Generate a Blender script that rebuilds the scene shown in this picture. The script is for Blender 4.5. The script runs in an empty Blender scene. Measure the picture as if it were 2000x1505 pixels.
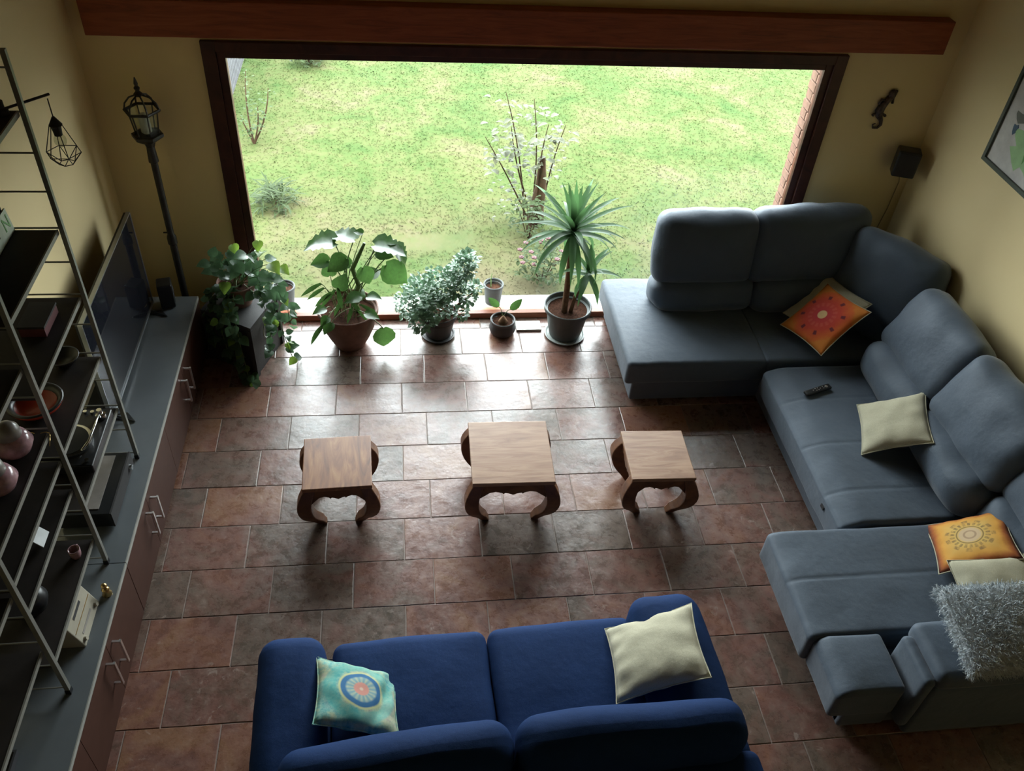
import bpy, bmesh, math, random
import numpy as np
from mathutils import Vector, Matrix, noise
random.seed(7)
PI = math.pi
SC = bpy.context.scene
COL = SC.collection

# ------------------------------------------------------------------ camera, world, light, exposure
cam_d = bpy.data.cameras.new('camera')
cam = bpy.data.objects.new('camera', cam_d)
COL.objects.link(cam)
cam_d.sensor_width = 36.0
cam_d.lens = 36.0 * 1682.605 / 2000.0
cam_d.clip_start = 0.05
cam_d.clip_end = 200
YAW, PITCH, ROLL = 0.1635799, 0.73057374, 0.08421237
fwd = Vector((math.sin(YAW) * math.cos(PITCH), math.cos(YAW) * math.cos(PITCH), -math.sin(PITCH)))
rt0 = Vector((math.cos(YAW), -math.sin(YAW), 0))
up0 = rt0.cross(fwd)
rt = rt0 * math.cos(ROLL) + up0 * math.sin(ROLL)
up = up0 * math.cos(ROLL) - rt0 * math.sin(ROLL)
M = Matrix((rt, up, -fwd)).transposed().to_4x4()
M.translation = Vector((0, 0, 4.5))
cam.matrix_world = M
SC.camera = cam

SKY = 27.0
world = bpy.data.worlds.new('overcast_sky')
SC.world = world
world.use_nodes = True
wn = world.node_tree
wn.nodes.clear()
wo = wn.nodes.new('ShaderNodeOutputWorld')
wb = wn.nodes.new('ShaderNodeBackground')
wb.inputs['Color'].default_value = (0.90, 0.96, 1.0, 1)
wb.inputs['Strength'].default_value = SKY
wn.links.new(wb.outputs[0], wo.inputs[0])

vs = SC.view_settings
vs.view_transform = 'Standard'
vs.look = 'None'
vs.exposure = 0.0
vs.gamma = 1.0
vs.use_curve_mapping = False
SC.cycles.max_bounces = 10
SC.cycles.diffuse_bounces = 6
SC.cycles.glossy_bounces = 4
SC.cycles.transparent_max_bounces = 16
SC.cycles.use_denoising = True
SC.cycles.sample_clamp_indirect = 12.0

# sampling portal in the window opening (guides sky light only, adds none)
pl = bpy.data.lights.new('window_portal', 'AREA')
pl.shape = 'RECTANGLE'; pl.size = 4.3; pl.size_y = 2.2
pl.cycles.is_portal = True
po = bpy.data.objects.new('window_portal', pl)
po.location = (0.955, 5.93, 1.1)
po.rotation_euler = (-PI / 2, 0, 0)
COL.objects.link(po)

# ------------------------------------------------------------------ materials
MATS = {}


def new_mat(name):
    m = bpy.data.materials.new(name)
    m.use_nodes = True
    nt = m.node_tree
    b = nt.nodes['Principled BSDF']
    MATS[name] = m
    return m, nt, b


def tex_coord(nt, kind='Object', scale=(1, 1, 1), rot=(0, 0, 0)):
    if kind == 'World':
        g = nt.nodes.new('ShaderNodeNewGeometry'); out = g.outputs['Position']
    else:
        tc = nt.nodes.new('ShaderNodeTexCoord'); out = tc.outputs[kind]
    mp = nt.nodes.new('ShaderNodeMapping')
    mp.inputs['Scale'].default_value = scale
    mp.inputs['Rotation'].default_value = rot
    nt.links.new(out, mp.inputs['Vector'])
    return mp.outputs[0]


def noise_tex(nt, vec, scale, detail=3, rough=0.5, dist=0.0):
    n = nt.nodes.new('ShaderNodeTexNoise')
    n.inputs['Scale'].default_value = scale
    n.inputs['Detail'].default_value = detail
    n.inputs['Roughness'].default_value = rough
    n.inputs['Distortion'].default_value = dist
    nt.links.new(vec, n.inputs['Vector'])
    return n.outputs['Fac']


def ramp(nt, fac, stops, interp='LINEAR'):
    r = nt.nodes.new('ShaderNodeValToRGB')
    cr = r.color_ramp
    cr.interpolation = interp
    while len(cr.elements) < len(stops):
        cr.elements.new(0.5)
    for e, (p, c) in zip(cr.elements, stops):
        e.position = p
        e.color = (c[0], c[1], c[2], 1)
    nt.links.new(fac, r.inputs[0])
    return r.outputs[0]


def math_node(nt, op, a, b=None, clamp=False):
    n = nt.nodes.new('ShaderNodeMath'); n.operation = op; n.use_clamp = clamp
    for i, v in enumerate((a, b)):
        if v is None:
            continue
        if isinstance(v, (int, float)):
            n.inputs[i].default_value = v
        else:
            nt.links.new(v, n.inputs[i])
    return n.outputs[0]


def mixc(nt, fac, a, b, mode='MIX'):
    n = nt.nodes.new('ShaderNodeMix'); n.data_type = 'RGBA'; n.blend_type = mode
    for i, v in ((0, fac), (6, a), (7, b)):
        if isinstance(v, (int, float)):
            n.inputs[i].default_value = v
        elif isinstance(v, tuple):
            n.inputs[i].default_value = (v[0], v[1], v[2], 1)
        else:
            nt.links.new(v, n.inputs[i])
    return n.outputs[2]


def bump(nt, b, h, strength=0.3, dist=0.01):
    n = nt.nodes.new('ShaderNodeBump')
    n.inputs['Strength'].default_value = strength
    n.inputs['Distance'].default_value = dist
    nt.links.new(h, n.inputs['Height'])
    nt.links.new(n.outputs[0], b.inputs['Normal'])


def plain(name, col, rough=0.5, metal=0.0, var=0.12, nscale=14, bmp=0.0, bscale=120, coat=0.0, sheen=0.0, spec=0.5):
    m, nt, b = new_mat(name)
    v = tex_coord(nt)
    f = noise_tex(nt, v, nscale, 4, 0.6)
    lo = tuple(c * (1 - var) for c in col)
    hi = tuple(min(1, c * (1 + var)) for c in col)
    nt.links.new(ramp(nt, f, [(0.3, lo), (0.7, hi)]), b.inputs['Base Color'])
    b.inputs['Roughness'].default_value = rough
    b.inputs['Metallic'].default_value = metal
    b.inputs['Coat Weight'].default_value = coat
    b.inputs['Sheen Weight'].default_value = sheen
    b.inputs['Specular IOR Level'].default_value = spec
    if bmp:
        bump(nt, b, noise_tex(nt, v, bscale, 3), bmp, 0.004)
    return m


def fabric(name, col, var=0.15, sheen=0.3, weave=420, rough=0.8, spec=0.35):
    m, nt, b = new_mat(name)
    v = tex_coord(nt)
    f = noise_tex(nt, v, 5, 3, 0.6)
    g = noise_tex(nt, v, weave, 2, 0.7)
    c1 = ramp(nt, f, [(0.3, tuple(c * (1 - var) for c in col)), (0.7, tuple(c * (1 + var) for c in col))])
    c2 = mixc(nt, 0.35, c1, ramp(nt, g, [(0.35, tuple(c * 0.6 for c in col)), (0.65, tuple(min(1, c * 1.5) for c in col))]))
    nt.links.new(c2, b.inputs['Base Color'])
    b.inputs['Roughness'].default_value = rough
    b.inputs['Sheen Weight'].default_value = sheen
    b.inputs['Sheen Roughness'].default_value = 0.5
    b.inputs['Specular IOR Level'].default_value = spec
    w = noise_tex(nt, v, 16, 3, 0.5)
    bump(nt, b, math_node(nt, 'ADD', math_node(nt, 'MULTIPLY', g, 0.3), w), 0.35, 0.012)
    return m


def wood(name, stops, scale=(1, 9, 9), rough=0.4, coat=0.0, nscale=2.2, bmp=0.12):
    m, nt, b = new_mat(name)
    v = tex_coord(nt, 'Object', scale)
    oi = nt.nodes.new('ShaderNodeObjectInfo')
    add = nt.nodes.new('ShaderNodeVectorMath'); add.operation = 'ADD'
    cx = nt.nodes.new('ShaderNodeCombineXYZ')
    nt.links.new(math_node(nt, 'MULTIPLY', oi.outputs['Random'], 30), cx.inputs[0])
    nt.links.new(v, add.inputs[0]); nt.links.new(cx.outputs[0], add.inputs[1])
    f = noise_tex(nt, add.outputs[0], nscale, 6, 0.6, 1.6)
    nt.links.new(ramp(nt, f, stops), b.inputs['Base Color'])
    b.inputs['Roughness'].default_value = rough
    b.inputs['Coat Weight'].default_value = coat
    b.inputs['Specular IOR Level'].default_value = 0.35
    b.inputs['Coat Roughness'].default_value = 0.25
    bump(nt, b, f, bmp, 0.004)
    return m


# wall paint, ceiling
m, nt, b = new_mat('yellow_wall_paint')
v = tex_coord(nt, 'World')
f = noise_tex(nt, v, 1.3, 4)
nt.links.new(ramp(nt, f, [(0.3, (0.76, 0.62, 0.33)), (0.7, (0.80, 0.66, 0.36))]), b.inputs['Base Color'])
b.inputs['Roughness'].default_value = 0.85
bump(nt, b, noise_tex(nt, v, 90, 4), 0.15, 0.003)
plain('ceiling_wood', (0.30, 0.20, 0.12), 0.8, var=0.15)
plain('gallery_wall_wood', (0.26, 0.17, 0.10), 0.8, var=0.15)

# floor tiles: slate like ceramic in maroon, ochre and grey green, satin glazed
m, nt, b = new_mat('slate_tile')
v = tex_coord(nt, 'World')
oi = nt.nodes.new('ShaderNodeObjectInfo')
wn_ = nt.nodes.new('ShaderNodeTexWhiteNoise'); wn_.noise_dimensions = '1D'
nt.links.new(math_node(nt, 'MULTIPLY', oi.outputs['Random'], 91.7), wn_.inputs['W'])
rnd = oi.outputs['Random']; rnd2 = wn_.outputs['Value']
cx = nt.nodes.new('ShaderNodeCombineXYZ')
nt.links.new(math_node(nt, 'MULTIPLY', rnd, 40), cx.inputs[2])
av = nt.nodes.new('ShaderNodeVectorMath'); av.operation = 'ADD'
nt.links.new(v, av.inputs[0]); nt.links.new(cx.outputs[0], av.inputs[1])
vv = av.outputs[0]
f1 = noise_tex(nt, vv, 3.2, 5, 0.62, 0.8)
fa = math_node(nt, 'ADD', math_node(nt, 'MULTIPLY', f1, 0.85), math_node(nt, 'MULTIPLY', math_node(nt, 'SUBTRACT', rnd2, 0.5), 0.34))
base = ramp(nt, fa, [(0.24, (0.105, 0.100, 0.078)), (0.36, (0.135, 0.088, 0.066)), (0.46, (0.185, 0.085, 0.068)),
                     (0.56, (0.235, 0.100, 0.062)), (0.68, (0.300, 0.150, 0.075))])
f2 = noise_tex(nt, vv, 13, 6, 0.74, 0.25)
base = mixc(nt, 0.45, base, ramp(nt, f2, [(0.3, (0.06, 0.034, 0.026)), (0.52, (0.18, 0.095, 0.072)), (0.75, (0.34, 0.24, 0.19))]))
f4 = noise_tex(nt, vv, 38, 4, 0.8, 0.3)
base = mixc(nt, math_node(nt, 'MULTIPLY', ramp(nt, f4, [(0.66, (0, 0, 0)), (0.72, (1, 1, 1))]), 0.45), base, (0.45, 0.33, 0.28))
f3 = noise_tex(nt, vv, 7.5, 6, 0.75, 2.2)
mask = ramp(nt, f3, [(0.60, (0, 0, 0)), (0.66, (1, 1, 1))])
base = mixc(nt, math_node(nt, 'MULTIPLY', mask, 0.45), base, (0.42, 0.34, 0.29))
nt.links.new(base, b.inputs['Base Color'])
nt.links.new(ramp(nt, f2, [(0.3, (0.22,) * 3), (0.7, (0.36,) * 3)]), b.inputs['Roughness'])
b.inputs['Specular IOR Level'].default_value = 0.75
bump(nt, b, math_node(nt, 'ADD', noise_tex(nt, vv, 6, 4, 0.6), math_node(nt, 'MULTIPLY', f2, 0.25)), 0.35, 0.012)
plain('tile_grout', (0.24, 0.185, 0.155), 0.6, bmp=0.3)

wood('beam_wood', [(0.3, (0.19, 0.045, 0.018)), (0.5, (0.29, 0.068, 0.026)), (0.72, (0.36, 0.095, 0.038))], (0.9, 9, 9), 0.5)
wood('frame_wood', [(0.3, (0.035, 0.011, 0.007)), (0.7, (0.08, 0.023, 0.013))], (2, 2, 2), 0.4)
wood('sill_wood', [(0.3, (0.16, 0.05, 0.025)), (0.7, (0.28, 0.10, 0.05))], (1, 9, 9), 0.4)
wood('table_wood', [(0.25, (0.11, 0.042, 0.020)), (0.45, (0.20, 0.082, 0.035)), (0.6, (0.27, 0.125, 0.052)), (0.8, (0.36, 0.19, 0.085))],
     (10, 1.6, 6), 0.42, 0.05, 1.6)
wood('table_wood_cross', [(0.25, (0.15, 0.068, 0.034)), (0.45, (0.24, 0.125, 0.068)), (0.6, (0.31, 0.18, 0.105)), (0.8, (0.37, 0.22, 0.13))],
     (1.4, 12, 6), 0.40, 0.05, 1.6)
wood('table_wood_dark', [(0.3, (0.075, 0.028, 0.012)), (0.7, (0.19, 0.08, 0.032))], (3, 3, 3), 0.45)

plain('cabinet_top_laminate', (0.130, 0.145, 0.155), 0.26, var=0.06, nscale=4, spec=0.9)
plain('cabinet_edge', (0.30, 0.30, 0.27), 0.5)
plain('cabinet_front', (0.060, 0.026, 0.018), 0.5, spec=0.2, var=0.1)
plain('brushed_metal', (0.85, 0.86, 0.86), 0.3, 1.0, var=0.05)
plain('ladder_metal', (0.20, 0.20, 0.175), 0.5, 0.35, var=0.1)
plain('shelf_board', (0.016, 0.012, 0.010), 0.6, var=0.2, spec=0.25)
plain('shelf_edge', (0.19, 0.185, 0.16), 0.5)
plain('black_plastic', (0.012, 0.013, 0.014), 0.35, var=0.1)
plain('black_matt', (0.018, 0.016, 0.016), 0.75, var=0.2)
plain('tv_bezel', (0.45, 0.48, 0.5), 0.3, 0.9, var=0.05)
plain('tv_glass', (0.012, 0.013, 0.018), 0.04, var=0.02, spec=1.0)
plain('lantern_metal', (0.045, 0.042, 0.038), 0.45, 0.6, var=0.3)
plain('frosted_glass', (0.62, 0.66, 0.62), 0.3)
fabric('sofa_grey_fabric', (0.044, 0.068, 0.100), 0.10, 0.25, rough=0.62, spec=0.5)
fabric('sofa_base_fabric', (0.06, 0.08, 0.11), 0.10, 0.2, rough=0.6, spec=0.5)
fabric('blue_velvet', (0.0085, 0.029, 0.098), 0.12, 0.0, rough=0.8, spec=0.10)
fabric('beige_linen', (0.45, 0.42, 0.30), 0.06, 0.1, spec=0.15)
fabric('fur_backing', (0.40, 0.43, 0.45))
plain('fur_strand', (0.50, 0.55, 0.58), 0.7, var=0.25, nscale=30, sheen=0.3)
plain('terracotta', (0.17, 0.088, 0.064), 0.75, var=0.2, bmp=0.2)
plain('dark_pot', (0.045, 0.045, 0.046), 0.55, var=0.15)
plain('green_grey_pot', (0.065, 0.078, 0.075), 0.5, var=0.1)
plain('pale_saucer', (0.35, 0.38, 0.36), 0.5)
plain('outdoor_pot', (0.026, 0.030, 0.029), 0.7)
plain('soil', (0.040, 0.018, 0.011), 0.95, spec=0.05, var=0.5, nscale=60, bmp=0.8, bscale=90)
plain('dark_box', (0.035, 0.033, 0.032), 0.7, var=0.25, nscale=8, bmp=0.2)
plain('stem_green', (0.10, 0.15, 0.045), 0.6)
plain('twig', (0.035, 0.022, 0.014), 0.9, var=0.3, spec=0.05)
plain('stem_brown', (0.14, 0.075, 0.04), 0.85, spec=0.15, var=0.3, nscale=40, bmp=0.6, bscale=60)
plain('stone_ledge', (0.22, 0.20, 0.18), 0.8, var=0.08)
plain('outside_brick', (0.12, 0.070, 0.050), 0.9, spec=0.1, var=0.3, nscale=9, bmp=0.4)
plain('mortar', (0.36, 0.30, 0.25), 0.95)
plain('white_paint', (0.055, 0.055, 0.06), 0.6, spec=0.1, var=0.05)
plain('cream_enamel', (0.34, 0.31, 0.24), 0.4, var=0.08)
plain('gold_metal', (0.62, 0.42, 0.16), 0.3, 1.0)
plain('chrome', (0.7, 0.72, 0.72), 0.14, 1.0, var=0.05)
plain('red_lacquer', (0.36, 0.035, 0.015), 0.3)
plain('pink_glass', (0.36, 0.21, 0.23), 0.2, var=0.35, nscale=22)
plain('grey_glass', (0.24, 0.22, 0.2), 0.3)
plain('paper_white', (0.6, 0.62, 0.62), 0.7)
plain('off_white_panel', (0.55, 0.54, 0.5), 0.5)
plain('red_card', (0.10, 0.022, 0.024), 0.6)
plain('bronze_paint', (0.07, 0.05, 0.045), 0.4, 0.4, var=0.6, nscale=40)
plain('rose_flower', (0.05, 0.010, 0.014), 0.7)
plain('ink_black', (0.02, 0.02, 0.02), 0.6)
plain('ink_green', (0.12, 0.33, 0.08), 0.6)
plain('ink_orange', (0.55, 0.17, 0.05), 0.6)
plain('ink_blue', (0.05, 0.10, 0.16), 0.6)
plain('ink_grey', (0.15, 0.16, 0.13), 0.6)
plain('ink_red', (0.4, 0.08, 0.08), 0.6)
plain('ink_pale_green', (0.33, 0.55, 0.25), 0.6)
plain('sign_white', (0.42, 0.48, 0.36), 0.5, var=0.2)
plain('frame_green_grey', (0.06, 0.075, 0.05), 0.45)
plain('cable_grey', (0.3, 0.24, 0.13), 0.6)


def leaf_mat(name, col, rough=0.35, trans=0.35, var=0.25, spec=0.5):
    m, nt, b = new_mat(name)
    b.inputs['Specular IOR Level'].default_value = spec
    oi = nt.nodes.new('ShaderNodeObjectInfo')
    f = noise_tex(nt, tex_coord(nt), 9, 3)
    a = math_node(nt, 'ADD', math_node(nt, 'MULTIPLY', f, 0.6), math_node(nt, 'MULTIPLY', oi.outputs['Random'], 0.4))
    c = ramp(nt, a, [(0.25, tuple(x * (1 - var) for x in col)), (0.75, tuple(x * (1 + var) for x in col))])
    nt.links.new(c, b.inputs['Base Color'])
    b.inputs['Roughness'].default_value = rough
    t = nt.nodes.new('ShaderNodeBsdfTranslucent')
    hs = nt.nodes.new('ShaderNodeHueSaturation'); hs.inputs['Value'].default_value = 1.9
    hs.inputs['Hue'].default_value = 0.485
    nt.links.new(c, hs.inputs['Color']); nt.links.new(hs.outputs[0], t.inputs['Color'])
    mx = nt.nodes.new('ShaderNodeMixShader'); mx.inputs[0].default_value = trans
    nt.links.new(b.outputs[0], mx.inputs[1]); nt.links.new(t.outputs[0], mx.inputs[2])
    nt.links.new(mx.outputs[0], nt.nodes['Material Output'].inputs[0])
    return m


leaf_mat('pothos_leaf', (0.045, 0.095, 0.045))
leaf_mat('pothos_leaf_light', (0.11, 0.20, 0.03), 0.4, 0.5)
leaf_mat('philodendron_leaf', (0.026, 0.070, 0.016), 0.28, 0.32, 0.4)
leaf_mat('jade_leaf', (0.15, 0.25, 0.16), 0.36, 0.15)
leaf_mat('yucca_leaf', (0.04, 0.10, 0.035), 0.5, 0.35, spec=0.25)
leaf_mat('garden_leaf', (0.030, 0.046, 0.018), 0.6, 0.3, spec=0.1)
leaf_mat('garden_leaf_pale', (0.085, 0.095, 0.065), 0.6, 0.3, spec=0.15)

# lawn soil and grass
for nm, k in (('lawn_ground', 1.05), ('grass_blade', 1.0)):
    m, nt, b = new_mat(nm)
    v = tex_coord(nt, 'World')
    f = noise_tex(nt, v, 1.3, 6, 0.62, 0.5)
    g = noise_tex(nt, v, 14, 3, 0.6)
    a = math_node(nt, 'ADD', math_node(nt, 'MULTIPLY', f, 0.75), math_node(nt, 'MULTIPLY', g, 0.25))
    c = ramp(nt, a, [(0.34, (0.0224 * k, 0.0395 * k, 0.0124 * k)), (0.46, (0.0318 * k, 0.0445 * k, 0.0152 * k)),
                     (0.55, (0.0421 * k, 0.0479 * k, 0.0193 * k)), (0.66, (0.0550 * k, 0.0496 * k, 0.0294 * k))])
    # dry trodden soil along the house wall
    sp_ = nt.nodes.new('ShaderNodeSeparateXYZ'); nt.links.new(v, sp_.inputs[0])
    near = math_node(nt, 'MULTIPLY', math_node(nt, 'SUBTRACT', 8.3, sp_.outputs[1]), 0.45, True)
    h_ = noise_tex(nt, v, 0.9, 4, 0.6, 0.3)
    dry = math_node(nt, 'MULTIPLY', near, math_node(nt, 'MULTIPLY', math_node(nt, 'SUBTRACT', h_, 0.40), 5.0, True))
    c = mixc(nt, math_node(nt, 'MULTIPLY', dry, 0.75), c, (0.064, 0.051, 0.034))
    nt.links.new(c, b.inputs['Base Color'])
    b.inputs['Roughness'].default_value = 1.0
    b.inputs['Specular IOR Level'].default_value = 0.04

# window glass: thin pane, lets light through, faint reflection
m, nt, b = new_mat('window_glass')
tr = nt.nodes.new('ShaderNodeBsdfTransparent'); tr.inputs[0].default_value = (0.95, 0.97, 0.96, 1)
gl = nt.nodes.new('ShaderNodeBsdfGlossy'); gl.inputs['Roughness'].default_value = 0.02
fr = nt.nodes.new('ShaderNodeFresnel'); fr.inputs[0].default_value = 1.45
mx = nt.nodes.new('ShaderNodeMixShader')
nt.links.new(math_node(nt, 'MULTIPLY', fr.outputs[0], 0.8), mx.inputs[0])
nt.links.new(tr.outputs[0], mx.inputs[1]); nt.links.new(gl.outputs[0], mx.inputs[2])
nt.links.new(mx.outputs[0], nt.nodes['Material Output'].inputs[0])
nt.nodes.remove(b)
m, nt, b = new_mat('clear_glass')
tr = nt.nodes.new('ShaderNodeBsdfTransparent'); tr.inputs[0].default_value = (0.86, 0.88, 0.84, 1)
gl = nt.nodes.new('ShaderNodeBsdfGlossy'); gl.inputs['Roughness'].default_value = 0.03
mx = nt.nodes.new('ShaderNodeMixShader'); mx.inputs[0].default_value = 0.12
nt.links.new(tr.outputs[0], mx.inputs[1]); nt.links.new(gl.outputs[0], mx.inputs[2])
nt.links.new(mx.outputs[0], nt.nodes['Material Output'].inputs[0])
nt.nodes.remove(b)


def mandala(name, size, kind):
    """printed cushion fabric, pattern in the cushion's own coordinates"""
    m, nt, b = new_mat(name)
    tc = nt.nodes.new('ShaderNodeTexCoord')
    sp = nt.nodes.new('ShaderNodeSeparateXYZ')
    nt.links.new(tc.outputs['Object'], sp.inputs[0])
    X, Y = sp.outputs[0], sp.outputs[1]
    r = math_node(nt, 'SQRT', math_node(nt, 'ADD', math_node(nt, 'MULTIPLY', X, X), math_node(nt, 'MULTIPLY', Y, Y)))
    rn = math_node(nt, 'DIVIDE', r, size / 2)
    th = math_node(nt, 'ARCTAN2', Y, X)
    nz = noise_tex(nt, tc.outputs['Object'], 9, 4, 0.65)
    nf = noise_tex(nt, tc.outputs['Object'], 45, 4, 0.7)

    def petals(n, ph=0.0):
        return math_node(nt, 'ADD', math_node(nt, 'MULTIPLY', math_node(nt, 'COSINE', math_node(nt, 'MULTIPLY', math_node(nt, 'ADD', th, ph), n)), 0.5), 0.5)

    def ring(r0, w):
        d = math_node(nt, 'ABSOLUTE', math_node(nt, 'SUBTRACT', rn, r0))
        return math_node(nt, 'SUBTRACT', 1.0, math_node(nt, 'MULTIPLY', d, 1.0 / w), True)

    def sharp(x, k=4.0):
        return math_node(nt, 'MULTIPLY', x, k, True)

    if kind == 'red':
        c = ramp(nt, math_node(nt, 'ADD', rn, math_node(nt, 'MULTIPLY', math_node(nt, 'SUBTRACT', nz, 0.5), 0.5)),
                 [(0.1, (0.44, 0.045, 0.05)), (0.6, (0.50, 0.06, 0.035)), (0.9, (0.58, 0.13, 0.03)), (1.05, (0.56, 0.19, 0.035))])
        dots = math_node(nt, 'MULTIPLY', sharp(ring(0.68, 0.085), 3), sharp(math_node(nt, 'SUBTRACT', petals(8, 0.3), 0.86), 12))
        c = mixc(nt, math_node(nt, 'MULTIPLY', dots, 0.85), c, (0.09, 0.022, 0.04))
        c = mixc(nt, math_node(nt, 'MULTIPLY', math_node(nt, 'MULTIPLY', sharp(ring(0.40, 0.08)), petals(16)), 0.35), c, (0.6, 0.16, 0.10))
        c = mixc(nt, sharp(math_node(nt, 'SUBTRACT', 0.17, rn), 40), c, (0.62, 0.42, 0.20))
    elif kind == 'gold':
        ax = math_node(nt, 'MAXIMUM', math_node(nt, 'ABSOLUTE', X), math_node(nt, 'ABSOLUTE', Y))
        e = math_node(nt, 'DIVIDE', ax, size / 2)
        c = ramp(nt, math_node(nt, 'ADD', e, math_node(nt, 'MULTIPLY', math_node(nt, 'SUBTRACT', nz, 0.5), 0.25)),
                 [(0.3, (0.60, 0.40, 0.12)), (0.68, (0.60, 0.30, 0.06)), (0.84, (0.36, 0.11, 0.03)), (0.96, (0.10, 0.03, 0.03))])
        c = mixc(nt, sharp(math_node(nt, 'SUBTRACT', 0.30, rn), 20), c, (0.55, 0.40, 0.24))
        lace = math_node(nt, 'MAXIMUM', math_node(nt, 'MULTIPLY', sharp(ring(0.43, 0.07), 3), sharp(math_node(nt, 'SUBTRACT', petals(22), 0.30), 4)),
                         math_node(nt, 'MULTIPLY', sharp(ring(0.56, 0.06), 3), sharp(math_node(nt, 'SUBTRACT', petals(11, .1), 0.45), 4)))
        lace = math_node(nt, 'MULTIPLY', lace, sharp(math_node(nt, 'SUBTRACT', nf, 0.3), 3))
        c = mixc(nt, math_node(nt, 'MULTIPLY', lace, 0.72), c, (0.10, 0.07, 0.05))
        c = mixc(nt, math_node(nt, 'MULTIPLY', sharp(ring(0.32, 0.02), 3), 0.7), c, (0.12, 0.08, 0.05))
        c = mixc(nt, math_node(nt, 'MULTIPLY', sharp(ring(0.14, 0.03), 3), 0.5), c, (0.22, 0.13, 0.08))
    else:
        c = ramp(nt, nz, [(0.32, (0.05, 0.24, 0.26)), (0.45, (0.12, 0.38, 0.34)), (0.56, (0.38, 0.44, 0.26)), (0.7, (0.42, 0.34, 0.27))])
        c = mixc(nt, 0.35, c, ramp(nt, nf, [(0.35, (0.04, 0.15, 0.2)), (0.65, (0.55, 0.58, 0.42))]))
        c = mixc(nt, math_node(nt, 'MULTIPLY', sharp(ring(0.72, 0.16), 3), 0.6), c, (0.07, 0.36, 0.33))
        c = mixc(nt, sharp(math_node(nt, 'SUBTRACT', 0.56, rn), 30), c, (0.48, 0.50, 0.26))
        c = mixc(nt, sharp(math_node(nt, 'SUBTRACT', 0.51, rn), 30), c, (0.035, 0.13, 0.27))
        ray = math_node(nt, 'MULTIPLY', sharp(math_node(nt, 'SUBTRACT', 0.39, rn), 20), 1.0)
        c = mixc(nt, ray, c, mixc(nt, math_node(nt, 'MULTIPLY', petals(16), math_node(nt, 'MULTIPLY', nf, 1.5)), (0.17, 0.30, 0.33), (0.38, 0.42, 0.31)))
        c = mixc(nt, sharp(math_node(nt, 'SUBTRACT', 0.20, rn), 30), c, (0.55, 0.25, 0.2))
        c = mixc(nt, sharp(math_node(nt, 'SUBTRACT', 0.06, rn), 30), c, (0.6, 0.45, 0.35))
    nt.links.new(c, b.inputs['Base Color'])
    b.inputs['Roughness'].default_value = 0.85
    b.inputs['Specular IOR Level'].default_value = 0.2
    bump(nt, b, noise_tex(nt, tc.outputs['Object'], 300, 2), 0.15, 0.003)
    return m


mandala('red_mandala_print', 0.47, 'red')
mandala('gold_mandala_print', 0.45, 'gold')
mandala('teal_mandala_print', 0.42, 'teal')


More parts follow.
